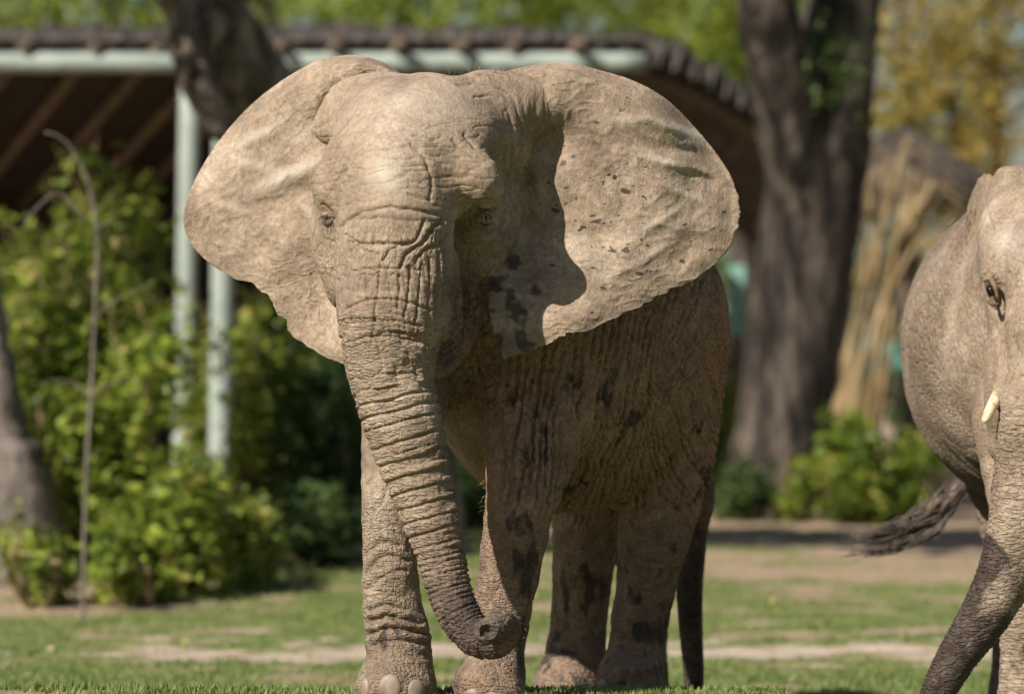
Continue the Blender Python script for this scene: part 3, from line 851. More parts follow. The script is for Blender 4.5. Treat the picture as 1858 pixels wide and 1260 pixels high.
# skin ------------------------------------------------------------------
def make_skin():
    m, N, L, b = mat_new('elephant_skin')
    tc = N.new('ShaderNodeTexCoord')
    at = N.new('ShaderNodeAttribute'); at.attribute_name = 'skin'       # r wet mud, g dust, b warm bare hide
    sep = N.new('ShaderNodeSeparateColor'); L.new(at.outputs['Color'], sep.inputs[0])
    ak = N.new('ShaderNodeAttribute'); ak.attribute_name = 'crack'      # r amount, g upright grain, b cross grain
    ks = N.new('ShaderNodeSeparateColor'); L.new(ak.outputs['Color'], ks.inputs[0])
    def noise(scale, detail=5, rough=.6, vec=None):
        n = N.new('ShaderNodeTexNoise'); setin(n, Scale=float(scale), Detail=float(detail), Roughness=rough)
        L.new(vec if vec else tc.outputs['Object'], n.inputs[0]); return n
    def math_(op, a, b_, c=None):
        x = node(N, 'ShaderNodeMath', operation=op)
        for i, q in enumerate((a, b_, c)):
            if q is None: continue
            if isinstance(q, (int, float)): x.inputs[i].default_value = q
            else: L.new(q, x.inputs[i])
        return x.outputs[0]
    def mixc(f, a, b_):
        x = node(N, 'ShaderNodeMix', data_type='RGBA')
        for i, q in ((0, f), (6, a), (7, b_)):
            if isinstance(q, tuple): x.inputs[i].default_value = (*q, 1)
            elif isinstance(q, (int, float)): x.inputs[i].default_value = q
            else: L.new(q, x.inputs[i])
        return x.outputs[2]
    n1 = noise(3.2, 4); n2 = noise(17, 4, .65); n3 = noise(75, 3, .65)
    hide = ramp(N, [(.3, (.18, .125, .088)), (.5, (.24, .172, .124)), (.72, (.30, .225, .17))]); L.new(n2.outputs[0], hide.inputs[0])
    warm = ramp(N, [(.3, (.27, .162, .10)), (.7, (.40, .255, .165))]); L.new(n2.outputs[0], warm.inputs[0])
    dust = ramp(N, [(.3, (.225, .165, .113)), (.5, (.31, .229, .158)), (.66, (.40, .31, .228))]); L.new(n1.outputs[0], dust.inputs[0])
    wet = ramp(N, [(.3, (.052, .037, .029)), (.7, (.115, .083, .064))]); L.new(n2.outputs[0], wet.inputs[0])
    c = mixc(sep.outputs[2], hide.outputs[0], warm.outputs[0])
    # dust breaks up at its edges
    dd = math_('ADD', sep.outputs[1], math_('MULTIPLY_ADD', n3.outputs[0], .6, -.3)); dd = math_('ADD', dd, math_('MULTIPLY_ADD', n2.outputs[0], .7, -.35))
    mr = N.new('ShaderNodeMapRange'); mr.inputs[1].default_value = .2; mr.inputs[2].default_value = .85; L.new(dd, mr.inputs[0])
    c = mixc(mr.outputs[0], c, dust.outputs[0])
    ww = math_('ADD', sep.outputs[0], math_('MULTIPLY_ADD', n2.outputs[0], .5, -.25)); ww = math_('ADD', ww, math_('MULTIPLY_ADD', n3.outputs[0], .3, -.15))
    mw = N.new('ShaderNodeMapRange'); mw.inputs[1].default_value = .40; mw.inputs[2].default_value = .62; L.new(ww, mw.inputs[0])
    c = mixc(mw.outputs[0], c, wet.outputs[0])
    # grime, scuffs and thin dust: light and dark grain in the hide itself
    gr = noise(46, 4, .75); mg = N.new('ShaderNodeMapRange'); mg.inputs[1].default_value = .33; mg.inputs[2].default_value = .67; mg.inputs[3].default_value = .70; mg.inputs[4].default_value = 1.22; L.new(gr.outputs[0], mg.inputs[0])
    g2 = noise(7.5, 4, .7); mg2 = N.new('ShaderNodeMapRange'); mg2.inputs[1].default_value = .35; mg2.inputs[2].default_value = .65; mg2.inputs[3].default_value = .82; mg2.inputs[4].default_value = 1.12; L.new(g2.outputs[0], mg2.inputs[0])
    vm = node(N, 'ShaderNodeVectorMath', operation='SCALE'); L.new(c, vm.inputs[0]); L.new(math_('MULTIPLY', mg.outputs[0], mg2.outputs[0]), vm.inputs['Scale']); c = vm.outputs[0]
    # tiny dark flecks of dried mud
    vo = N.new('ShaderNodeTexVoronoi'); vo.inputs['Scale'].default_value = 26; L.new(tc.outputs['Object'], vo.inputs['Vector'])
    fl = N.new('ShaderNodeMapRange'); fl.inputs[1].default_value = .13; fl.inputs[2].default_value = .05; L.new(vo.outputs['Distance'], fl.inputs[0])
    fsel = N.new('ShaderNodeMapRange'); fsel.inputs[1].default_value = .56; fsel.inputs[2].default_value = .62; L.new(noise(2.3, 3).outputs[0], fsel.inputs[0])
    c = mixc(math_('MULTIPLY', math_('MULTIPLY', fl.outputs[0], fsel.outputs[0]), .8), c, (.10, .075, .058))
    # thin pale and dark variation
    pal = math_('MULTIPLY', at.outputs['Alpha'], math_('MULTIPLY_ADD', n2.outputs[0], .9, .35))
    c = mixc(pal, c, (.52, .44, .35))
    L.new(c, b.inputs['Base Color'])
    rg = N.new('ShaderNodeMapRange'); rg.inputs[3].default_value = .88; rg.inputs[4].default_value = .42; L.new(mw.outputs[0], rg.inputs[0])
    L.new(rg.outputs[0], b.inputs['Roughness']); b.inputs['Specular IOR Level'].default_value = .22
    # relief
    wn_ = noise(9, 2)
    def cracks(scale, stretch, seedoff):
        mp = N.new('ShaderNodeMapping'); mp.inputs['Scale'].default_value = stretch; mp.inputs['Location'].default_value = (seedoff, seedoff * .7, 0)
        va = node(N, 'ShaderNodeVectorMath', operation='MULTIPLY_ADD')
        L.new(wn_.outputs['Color'], va.inputs[0]); va.inputs[1].default_value = (.035,) * 3; L.new(tc.outputs['Object'], va.inputs[2])
        L.new(va.outputs[0], mp.inputs[0])
        v = node(N, 'ShaderNodeTexVoronoi', feature='DISTANCE_TO_EDGE'); v.inputs['Scale'].default_value = scale
        L.new(mp.outputs[0], v.inputs['Vector'])
        r = N.new('ShaderNodeMapRange'); r.interpolation_type = 'SMOOTHSTEP'; r.inputs[1].default_value = 0; r.inputs[2].default_value = .22
        L.new(v.outputs['Distance'], r.inputs[0]); return r.outputs[0]
    up = cracks(40, (1, 1, .5), 0); cr = cracks(44, (.38, .38, 1.5), 3.1); fine = cracks(105, (1, 1, .8), 7.7)
    mixh = node(N, 'ShaderNodeMix', data_type='FLOAT'); L.new(ks.outputs[2], mixh.inputs[0]); L.new(up, mixh.inputs[2]); L.new(cr, mixh.inputs[3])
    h = math_('MULTIPLY', mixh.outputs[0], ks.outputs[0])
    h = math_('ADD', h, math_('MULTIPLY', math_('MULTIPLY', fine, .34), math_('MULTIPLY_ADD', ks.outputs[0], .85, .03)))
    h = math_('ADD', h, math_('MULTIPLY', n3.outputs[0], math_('MULTIPLY_ADD', ks.outputs[0], .2, .13))); h = math_('ADD', h, math_('MULTIPLY', noise(230, 1).outputs[0], .16))
    bp = N.new('ShaderNodeBump'); setin(bp, Strength=1.0, Distance=.014); L.new(h, bp.inputs['Height'])
    L.new(bp.outputs[0], b.inputs['Normal'])
    return m
M['skin'] = make_skin()

def C4(*rows): return np.array([np.append(W(u, v, Y), rp * (Y + CAMD) / F) for u, v, Y, rp in rows])
#--ELEPHANT MAIN--
def main_elephant():
    yaw = math.radians(-21)
    ch = []
    A = lambda *a, **k: ch.append(Chain(*a, **k))
    # trunk of the body
    A(np.array([[.03, .98, 1.45, .42], [.13, 1.15, 1.44, .52], [.235, 1.40, 1.44, .615], [.36, 1.72, 1.46, .575], [.45, 1.98, 1.52, .47], [.50, 2.12, 1.56, .36]]), k=.1, sc=(1, 1, 1.2), name='barrel')
    A(C4((800, 320, .55, 125), (845, 430, .72, 130), (885, 540, .95, 165)), k=.16, name='neck')
    A(C4((845, 560, .66, 80), (876, 680, .95, 74), (894, 790, 1.02, 52), (905, 860, 1.02, 30)), k=.14, name='brisket')
    # legs
    A(C4((755, 620, .65, 85), (728, 780, .52, 72), (710, 900, .45, 54), (707, 1000, .42, 49), (711, 1085, .42, 53), (722, 1160, .42, 57), (723, 1212, .40, 62), (720, 1252, .35, 76)), k=.09, name='foreleg')
    A(C4((1010, 620, .95, 115), (976, 770, .74, 98), (948, 890, .6, 67), (930, 1000, .58, 58), (914, 1095, .58, 54), (903, 1170, .58, 52), (895, 1220, .54, 58), (888, 1257, .48, 70)), k=.1, name='foreleg')
    A(C4((1225, 620, 1.72, 92), (1216, 790, 1.62, 86), (1196, 925, 1.58, 74), (1178, 1030, 1.62, 58), (1163, 1120, 1.68, 53), (1153, 1190, 1.68, 53), (1143, 1247, 1.60, 66)), k=.07, name='hindleg')
    A(C4((1090, 790, 2.15, 100), (1066, 940, 2.1, 67), (1057, 1050, 2.15, 54), (1049, 1140, 2.2, 52), (1043, 1205, 2.15, 58), (1034, 1257, 2.05, 72)), k=.07, name='hindleg')
    # head
    A(np.array([np.append(W(768, 262, .30), .29)]), k=.1, sc=(1.27, 1.25, 1.0), name='skull')
    A(np.array([np.append(W(742, 312, .10), .25)]), k=.1, sc=(1.1, 1.12, 1.0), name='forehead')
    A(C4((900, 225, .38, 58), (906, 300, .46, 54), (903, 380, .45, 52)), k=.1, name='temple')
    A(C4((632, 300, .10, 42), (602, 334, .07, 35), (606, 362, .06, 26)), k=.06, name='brow')
    A(C4((825, 300, -.02, 50), (862, 322, -.07, 45), (882, 344, -.05, 33)), k=.07, name='brow')
    A(C4((650, 300, .15, 60), (615, 420, .16, 52), (640, 520, .15, 50)), k=.08, name='cheek')
    A(C4((886, 390, .31, 62), (866, 465, .38, 56), (840, 545, .40, 50), (815, 620, .32, 42), (800, 668, .22, 22)), k=.05, name='cheek')
    A(C4((788, 480, .05, 46), (806, 540, .0, 34), (820, 585, -.06, 23), (825, 614, -.07, 13)), k=.045, name='lip')
    A(C4((725, 330, -.02, 105), (718, 410, -.08, 106), (715, 480, -.1, 108), (712, 545, -.12, 103), (708, 610, -.14, 93), (712, 685, -.16, 80), (727, 755, -.17, 73), (750, 835, -.18, 66), (776, 920, -.19, 56),
         (797, 1000, -.2, 46), (814, 1070, -.21, 41), (834, 1120, -.23, 39), (862, 1156, -.26, 36), (895, 1166, -.30, 33), (916, 1148, -.35, 29), (908, 1130, -.41, 26), (891, 1143, -.45, 24), (884, 1148, -.465, 24)), k=.075, name='trunk', sub=3)
    A(C4((884, 1148, -.50, 13)), k=.012, op='c', name='nostril')
    # eye hollows
    A(C4((574, 398, .0, 26), (590, 415, -.03, 20)), k=.04, op='c', name='socket')
    A(C4((880, 390, .08, 20)), k=.05, op='c', name='socket')
    A(C4((928, 290, .16, 22), (926, 345, .18, 36), (928, 405, .24, 26)), k=.08, op='c', name='hollow')
    # ear stems
    A(C4((880, 190, .38, 62), (955, 190, .42, 54), (995, 215, .52, 30)), k=.08, name='earstem')
    A(C4((925, 240, .42, 40), (945, 320, .47, 30), (950, 400, .46, 20)), k=.05, name='earstem')
    A(C4((690, 190, .40, 60), (640, 190, .44, 50), (600, 230, .46, 34)), k=.08, name='earstem')
    body = Body(ch)
    V, Q = body.mesh(.018)
    V = newton(body, V, 2); Q = orient(V, Q, body)
    f, c = facing(V, Q, -.25)
    V, qa, qb, odd = subdivide(V, Q, f)
    f2, c2 = facing(V, qa, -.1)
    pu, pv = proj(c2)
    far = (pu > 1345) | ((pu > 1010) & (pv > 980))
    V2, qa2, qc, odd2 = subdivide(V, qa, f2 & ~far)
    V = newton(body, V2, 2)
    fac = [qa2, qc, qb] + group_odd(odd + odd2)
    # -------- sculpting
    nrm = body.grad_fast(V)
    pu, pv = proj(V)
    front = sstep(-nrm[:, 1], -.1, .25)
    parts = {c.name: None for c in ch}
    tr = [c for c in ch if c.name == 'trunk'][0]
    dt, s_t = tr.ev(V, True)
    wt = sstep(-dt, -.035, -.005) * sstep(pv, 505, 600)
    disp = np.zeros(len(V))
    sp = lambda s: np.interp(s, [0, .35, .6, .85, 1.2, 1.6, 2.2], [.07, .075, .062, .045, .032, .022, .016])
    fd, stg = rings(s_t, sp, V, 41, .32)
    spc = sp(s_t)
    groove = np.exp(-(fd / (.0048 + .045 * spc)) ** 2); pill = (fd / spc * 2)
    backside = sstep(nrm[:, 0], .1, .8)
    disp += wt * (-.0135 * groove * stg * np.interp(s_t, [0, .4, .8, 1.3, 2.2], [.35, .75, 1.25, .8, .4]) + .004 * (np.sqrt(np.clip(pill, 0, 1)) - .6) * np.interp(s_t, [.2, .8, 1.3], [0, 1, .5]))
    # small tubercles low on the trunk
    disp += wt * sstep(s_t, 1.25, 1.5) * .003 * np.clip(perlin(V * 75, 8) - .25, 0, 1) * 3
    # knobbly inner edge of trunk
    inner = wt * sstep(nrm[:, 0], .55, .9) * sstep(s_t, 1.1, 1.4)
    disp += inner * .010 * np.abs(perlin(V * np.array([20, 20, 34]), 9))
    # face creases drawn one by one
    creases = [
     ([(690, 242), (733, 245), (770, 248), (797, 260)], 5, 4), ([(677, 232), (723, 223), (767, 228)], 4, 4), ([(700, 262), (740, 255), (790, 268)], 2, 4),
     ([(747, 262), (767, 280), (780, 313), (783, 347), (780, 363)], 4, 4), ([(740, 353), (762, 360), (780, 363)], 3, 3), ([(652, 308), (640, 363), (622, 382)], 4, 5), ([(640, 300), (612, 330), (604, 350)], 3, 4),
     ([(620, 412), (653, 388), (700, 378), (737, 380), (783, 388), (822, 402)], 6, 4), ([(632, 400), (690, 396), (740, 400), (800, 402)], 2.5, 4), ([(640, 440), (667, 442), (737, 442), (757, 432), (770, 403)], 7, 3.5), ([(628, 425), (648, 440), (660, 455), (690, 462)], 4, 3),
     ([(730, 482), (740, 460), (767, 440), (790, 410), (803, 402)], 7, 4), ([(697, 473), (710, 453), (750, 440)], 5, 3.5), ([(755, 478), (770, 455), (800, 440), (818, 412)], 5, 3.5),
     ([(645, 492), (700, 487), (760, 490)], 3.5, 3), ([(628, 562), (665, 545), (720, 545), (775, 560)], 5, 3), ([(625, 588), (700, 582), (765, 592)], 4, 3), ([(628, 622), (680, 610), (740, 615), (780, 626)], 6, 3),
     ([(690, 490), (684, 540), (676, 600), (670, 650)], 4, 3), ([(727, 480), (725, 520), (722, 560)], 4, 3), ([(745, 485), (742, 530), (735, 575)], 4, 3), ([(765, 480), (760, 540), (752, 600)], 4, 3),
     ([(782, 470), (778, 530), (775, 600), (772, 640)], 4, 3), ([(797, 460), (795, 530), (788, 600)], 5, 3), ([(808, 450), (806, 520), (800, 600)], 5, 3), ([(655, 500), (650, 530)], 3, 3),
     ([(843, 243), (863, 267), (890, 287)], 6, 5), ([(823, 253), (850, 277), (883, 293)], 4, 4), ([(830, 155), (860, 153), (885, 160)], 3, 3), ([(860, 178), (890, 172), (905, 180)], 3, 3), ([(800, 300), (830, 330), (842, 360)], 2.5, 5),
     ([(700, 210), (735, 203), (790, 207)], 2.5, 4), ([(705, 275), (735, 268), (760, 275)], 2, 5),
     ([(862, 376), (880, 368), (898, 378)], 6, 3.5), ([(858, 372), (880, 360), (903, 372)], 5, 3), ([(866, 404), (884, 410), (900, 402)], 5, 3.5), ([(860, 412), (884, 422), (905, 410)], 4, 3.5),
     ([(585, 372), (598, 382), (606, 398)], 5, 3)]
    wob_u = 2.6 * perlin(V * 30, 61); wob_v = 2.6 * perlin(V * 30, 62)
    hm = front * (pv < 660) * (pu < 930) * (V[:, 1] < .45)
    for pts, dep, wd in creases:
        a = np.asarray(pts, float); bb = 30
        m = (hm > .05) & (pu > a[:, 0].min() - bb) & (pu < a[:, 0].max() + bb) & (pv > a[:, 1].min() - bb) & (pv < a[:, 1].max() + bb)
        if not m.any(): continue
        d = polyline_dist(pu[m] + wob_u[m], pv[m] + wob_v[m], a)
        disp[m] += hm[m] * (-.0015 * dep * np.exp(-(d / (.68 * wd)) ** 2) + .0004 * dep * np.exp(-((d - 2.2 * wd) / (1.5 * wd)) ** 2))
    head = sstep(-pv, -560, -480) * (pu < 1000) * sstep(.5 - V[:, 1], -.1, .05)
    def hatch(c, spacing, seed, warp, width, along):
        phi = c / spacing + warp * fbm(V * 6, seed, 2) + .2 * perlin(V * 34, seed + 4)
        f_ = np.abs(phi - np.round(phi)) * spacing
        return np.exp(-(f_ / width) ** 2) * np.clip(.35 + 1.7 * perlin(np.stack([np.round(phi) * 5.3, along * 9, 0 * c + seed], -1), seed + 7), 0, 1)
    low_face = front * sstep(pv, 385, 420) * (pu < 850) * sstep(.45 - V[:, 1], -.05, .1) * (1 - .75 * sstep(pv, 640, 720))
    disp += low_face * (-.0042 * hatch(V[:, 0] + .12 * V[:, 2], .023, 401, .7, .0046, V[:, 2]) - .003 * hatch(V[:, 2] + .25 * V[:, 0], .025, 411, .7, .0046, V[:, 0]))
    fore = front * (pv < 390) * (pu < 910) * sstep(.5 - V[:, 1], -.05, .1)
    disp += fore * -.0026 * hatch(V[:, 2] + .1 * V[:, 0] * np.sign(pu - 740), .026, 421, .8, .0045, V[:, 0]) * sstep(pv, 170, 230)
    er = np.hypot((pu - 882) / 1.0, (pv - 394) / .8); ew = front * sstep(er, 20, 28) * (1 - sstep(er, 60, 85)) * (V[:, 1] < .5) * sstep(pv, 350, 372)
    ph_ = er / 11 + .5 * perlin(V * 22, 431); disp += -.005 * ew * np.exp(-((ph_ - np.round(ph_)) * 11 / 3.0) ** 2)
    # broad swellings and dents of the skull
    disp += head * (.007 * fbm(V * 5.5, 71, 2) - .005 * ridged(V * np.array([7, 7, 26]), 72, 7) * sstep(pv, 190, 240) * (1 - sstep(pv, 330, 370)))
    # pale smooth lump in the middle of the forehead
    disp += .010 * np.exp(-((pu - 700) / 45) ** 2 - ((pv - 315) / 42) ** 2) * front
    # upright pleats at the temple and ear root
    pl = sstep(pu, 898, 925) * (1 - sstep(pu, 1000, 1030)) * sstep(pv, 160, 220) * (1 - sstep(pv, 440, 500)) * (V[:, 1] < .6)
    disp += -.013 * pl * ridged(V * np.array([26, 12, 3.2]), 81, 3) + .004 * pl
    # throat and brisket: hanging pleats
    thr = sstep(pu, 770, 830) * (1 - sstep(pu, 890, 960)) * sstep(pv, 470, 540) * (1 - sstep(pv, 700, 800)) * (1 - wt)
    disp += -.012 * thr * ridged(np.stack([V[:, 0] * 10 + V[:, 2] * 8, V[:, 1] * 10, V[:, 2] * 22 - V[:, 0] * 16], -1), 83, 4)
    # flank: long sagging folds, shoulder crease
    body_w = (1 - head) * (1 - wt) * sstep(pu, 880, 940) * (1 - sstep(pv, 900, 980))
    disp += body_w * (-.005 * ridged(np.stack([V[:, 0] * 9 + V[:, 1] * 9, V[:, 1] * 4, V[:, 2] * 2.4 - V[:, 0] * 3], -1), 85, 4) + .012 * fbm(V * 3.4, 87, 2))
    ax_ = .36 * V[:, 0] + .93 * V[:, 1]; la_ = .93 * V[:, 0] - .36 * V[:, 1]
    wv = .05 * fbm(V * 3, 86, 2)
    def pleats(c, spacing, seed, warp, width, along):
        phi = c / spacing + warp * fbm(V * np.array([4, 4, 2.2]), seed, 3) + .25 * perlin(V * 26, seed + 4)
        f_ = np.abs(phi - np.round(phi)) * spacing
        st_ = np.clip(.62 + 1.4 * perlin(np.stack([np.round(phi) * 5.3, along * 6, 0 * c + seed], -1), seed + 7), 0, 1)
        return np.exp(-(f_ / width) ** 2) * st_, np.sqrt(np.clip(f_ / spacing * 2, 0, 1))
    g1, p1 = pleats(V[:, 0] * .9 + V[:, 1] * .12 - V[:, 2] * .16, .030, 301, 1.0, .0066, V[:, 2])
    g2, p2 = pleats(V[:, 0] * .8 + V[:, 1] * .3 + V[:, 2] * .75, .034, 311, .9, .0066, V[:, 0])
    g3, p3 = pleats(V[:, 0] * .8 + V[:, 1] * .3 - V[:, 2] * .6, .037, 321, .9, .0066, V[:, 0])
    rump = sstep(pu + 60 * fbm(V * 3, 331, 2), 1140, 1220)
    bw = np.clip(body_w, 0, 1)
    disp += bw * ((1 - .7 * rump) * (-.021 * g1 + .005 * (p1 - .6)) + (.35 + .65 * rump) * -.018 * np.maximum(g2, g3))
    thr_l = ridged(np.stack([V[:, 0] * 16 + V[:, 2] * 7, V[:, 1] * 10, V[:, 2] * 9 - V[:, 0] * 10], -1), 92, 5)
    disp += -.010 * thr * thr_l
    d = polyline_dist(pu, pv, [(1040, 700), (1062, 800), (1055, 880), (1018, 945)]); disp += -.014 * np.exp(-(d / 7) ** 2) * body_w + .008 * np.exp(-((d - 26) / 20) ** 2) * body_w
    d = polyline_dist(pu, pv, [(1262, 690), (1235, 770), (1190, 850), (1120, 930)]); disp += -.012 * np.exp(-(d / 8) ** 2) * body_w
    # legs: skin sagging in rolls
    leg = (1 - wt) * sstep(pv, 850, 930) * (1 - body_w)
    disp += leg * (-.006 * (.35 + .65 * sstep(pv, 1060, 1120)) * ridged(np.stack([V[:, 0] * 6, V[:, 1] * 6, V[:, 2] * 20 + V[:, 0] * 9], -1) , 91, 5) * (.35 + .65 * sstep(fbm(V * 4, 93, 2), -.2, .3)) + .007 * fbm(V * 9, 95, 2))
    fl = sstep(800 - pu, 0, 12) * sstep(pv, 840, 880) * (1 - wt)
    for pts, dep in [([(664, 1010), (690, 985), (725, 990)], 6), ([(662, 1045), (695, 1010), (740, 1020)], 6), ([(668, 1070), (700, 1045), (735, 1035)], 5), ([(672, 1108), (700, 1100), (735, 1108)], 8), ([(670, 1130), (705, 1120), (760, 1132)], 9), ([(672, 1152), (712, 1142), (770, 1150)], 8), ([(674, 1172), (715, 1165), (775, 1168)], 6), ([(672, 1200), (715, 1192), (775, 1190)], 5), ([(680, 930), (700, 900), (705, 860)], 4), ([(668, 880), (690, 850), (700, 832)], 5)]:
        d = polyline_dist(pu + wob_u, pv + wob_v, pts); disp += fl * -.0011 * dep * np.exp(-(d / 3.6) ** 2) + fl * .0006 * dep * np.exp(-((d - 10) / 6) ** 2)
    V = V + nrm * disp[:, None]
    gr = gz(V[:, 0], V[:, 1]); V[:, 2] = np.maximum(V[:, 2], gr - .002)

    # -------- stains
    mudn = fbm(V * np.array([6.5, 6.5, 4]), 101, 3); mudf = fbm(V * np.array([20, 20, 9]), 103, 2)
    mud = np.zeros(len(V))
    mud = np.maximum(mud, wt * (.62 * sstep(s_t, 1.3, 1.8) + .25 * mudn))
    low = sstep(pv, 940, 1010) * (1 - wt)
    mud = np.maximum(mud, low * sstep(pu, 850, 900) * (.33 + .5 * mudn + .45 * mudf))
    mud = np.maximum(mud, .9 * np.exp(-((pu - 700) / 45) ** 2 - ((pv - 1148) / 38) ** 2) * (1 - wt) * (.7 + mudf))
    mud = np.maximum(mud, sstep(pu, 890, 930) * sstep(pv, 600, 680) * (1 - wt) * (.10 + .55 * mudn + .42 * mudf))
    mud = np.maximum(mud, .8 * np.exp(-((pu - 795) / 75) ** 2 - ((pv - 375) / 28) ** 2) * np.clip(perlin(V * 42, 104) * 2.2 - .1, 0, 1))
    dust = .92 * sstep(-pv, -640, -420) * (V[:, 1] < .7) + 0
    dust = np.maximum(dust, wt * (.85 - .8 * sstep(s_t, 1.1, 1.7)))
    dust = np.maximum(dust, fl * (.75 - .3 * sstep(pv, 1080, 1120) + .3 * mudn))
    up = sstep(nrm[:, 2], .0, .7)
    dust = np.maximum(dust, .55 * up + .25 * mudn)
    dust = np.where(wt < .3, dust - .35 * sstep(pu, 800, 850) * sstep(pv, 430, 480), dust)
    warm = sstep(pu, 800, 870) * sstep(pv, 470, 540) * (1 - wt) * .85 * (1 - .6 * sstep(pv, 900, 1000)) + .3 * mudn
    crack = .06 + .0 * mud
    crack = np.maximum(crack, body_w * .3); crack = np.maximum(crack, leg * .55); crack = np.maximum(crack, wt * .3); crack = np.maximum(crack, .22 * sstep(pv, 380, 440) * head); crack = np.maximum(crack, thr * .8)
    upg = np.clip(body_w + thr + sstep(pv, 440, 500) * (1 - wt) * (pv < 560), 0, 1); crs = np.clip(wt + .55 * leg, 0, 1)
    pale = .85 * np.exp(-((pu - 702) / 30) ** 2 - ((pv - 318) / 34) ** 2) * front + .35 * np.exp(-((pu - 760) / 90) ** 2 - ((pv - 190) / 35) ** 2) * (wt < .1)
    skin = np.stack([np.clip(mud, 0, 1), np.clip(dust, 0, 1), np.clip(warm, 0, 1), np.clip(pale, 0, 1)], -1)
    crk = np.stack([crack, upg, crs, np.ones(len(V))], -1)

    # -------- ears, grown from the stems
    def ear(inner, outer, depth, jag, dustv, ns=320, nt=110, fold=None, seed=0, flecks=False):
        I = catmull(inner, ns); O = catmull(outer, ns)
        s = np.linspace(0, 1, ns)
        # ragged rim
        nv = O - I; nv /= np.linalg.norm(nv, axis=1)[:, None]
        j = jag(s)
        saw = np.abs(perlin(np.stack([s * 38, 0 * s, 0 * s + seed], -1), 5)) * 9 + np.abs(perlin(np.stack([s * 130, 0 * s + 3, 0 * s + seed], -1), 6)) * 5
        O = O - nv * (saw * j)[:, None]
        t = np.linspace(0, 1, nt) ** .85
        UV = I[:, None] * (1 - t)[None, :, None] + O[:, None] * t[None, :, None]
        # keep the mesh even where rays cross the lobe
        u = UV[..., 0].ravel(); v = UV[..., 1].ravel(); T = np.tile(t, ns); S = np.repeat(s, nt)
        Y = depth(u, v, S, T)
        P0 = np.stack([u / 100., v / 100., 0 * u + seed], -1)
        rel = .022 * fbm(P0 * .9, 7 + seed, 2) + .005 * fbm(P0 * 2.2, 17 + seed, 2) + .0016 * fbm(P0 * 7, 27 + seed, 3)
        # fan of soft folds running out to the rim
        rel += .006 * perlin(np.stack([S * 22, T * 2.5, 0 * S + seed], -1), 37) * sstep(T, .35, .8)
        rel += .004 * ridged(np.stack([S * 30, T * 9, 0 * S + seed], -1), 38, 5) * sstep(T, .2, .5)
        rel += fold(u, v, S, T) if fold is not None else 0
        Y = Y - rel * sstep(T, .02, .2)
        front = Wn(u, v, Y)
        th = .008 + .039 * (1 - sstep(T, .05, .55)); th = th * (1 - .7 * sstep(T, .9, 1))
        back = Wn(u, v, Y + th)
        n = ns * nt
        i, k = np.meshgrid(np.arange(ns - 1), np.arange(nt - 1), indexing='ij')
        q = np.stack([i * nt + k, i * nt + k + 1, (i + 1) * nt + k + 1, (i + 1) * nt + k], -1).reshape(-1, 4)
        k = np.arange(ns - 1); rim = np.stack([k * nt + nt - 1, n + k * nt + nt - 1, n + (k + 1) * nt + nt - 1, (k + 1) * nt + nt - 1], -1)
        k = np.arange(nt - 1); e0 = np.stack([k, n + k, n + k + 1, k + 1], -1); z = (ns - 1) * nt
        e1 = np.stack([z + k, z + k + 1, n + z + k + 1, n + z + k], -1)
        VV = np.vstack([front, back]); qq = np.vstack([q, q[:, ::-1] + n, rim, e0, e1])
        # orientation: front must face the camera
        c = np.cross(VV[qq[0, 2]] - VV[qq[0, 0]], VV[qq[0, 3]] - VV[qq[0, 1]])
        if c[1] > 0: qq = qq[:, ::-1]
        m_ = np.zeros(2 * n); uu = np.concatenate([u, u]); vv = np.concatenate([v, v])
        PP = VV
        dn = fbm(PP * 5, 201 + seed, 3)
        if flecks:
            r2 = np.random.default_rng(12)
            for _ in range(170):
                cu, cv = r2.normal(1110, 95), r2.normal(400, 110); L_ = abs(r2.normal(0, 1.7)) + 1.3; w_ = max(L_ * (.25 + .4 * r2.random()), 1.0); a = r2.normal(.15, .5)
                du = (uu - cu) * math.cos(a) + (vv - cv) * math.sin(a); dv = -(uu - cu) * math.sin(a) + (vv - cv) * math.cos(a)
                m_ = np.maximum(m_, .95 * np.exp(-(du / (1.5 * L_)) ** 2 - (dv / (1.5 * w_)) ** 2))
            for cu, cv, L_ in [(1160, 497, 8), (1135, 455, 8), (1175, 446, 5), (1238, 475, 6), (1135, 347, 10), (1008, 382, 8), (1058, 412, 6), (1095, 523, 6), (1083, 222, 5)]:
                du, dv = uu - cu, vv - cv - .4 * (uu - cu) * .5; m_ = np.maximum(m_, 1.3 * np.exp(-(du / L_) ** 2 - (dv / (L_ * .5)) ** 2))
            lobe = sstep(1010 - uu, 0, 50) * sstep(vv, 430, 480)
            m_ = np.maximum(m_, lobe * (.30 + .8 * fbm(PP * 13, 211, 2)))
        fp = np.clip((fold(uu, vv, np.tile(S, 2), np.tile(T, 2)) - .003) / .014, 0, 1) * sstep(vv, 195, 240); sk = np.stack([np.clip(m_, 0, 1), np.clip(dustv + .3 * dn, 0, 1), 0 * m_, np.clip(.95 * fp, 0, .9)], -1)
        if flecks: sk[:, 1] -= .35 * sstep(1010 - uu, 0, 60) * sstep(vv, 430, 480); sk[:, 1] = np.clip(sk[:, 1], 0, 1)
        ck = np.stack([.05 + 0 * m_, 0 * m_, 0 * m_, 1 + 0 * m_], -1)
        return VV, qq, sk, ck
    # image-right ear
    outR = [(868, 146), (905, 132), (950, 121), (1000, 113), (1040, 115), (1090, 127), (1150, 146), (1210, 180), (1262, 232), (1305, 285), (1334, 335), (1346, 385), (1336, 430), (1305, 474), (1262, 508), (1215, 531), (1165, 557), (1105, 584), (1062, 603), (1030, 609), (985, 630), (945, 645), (914, 654)]
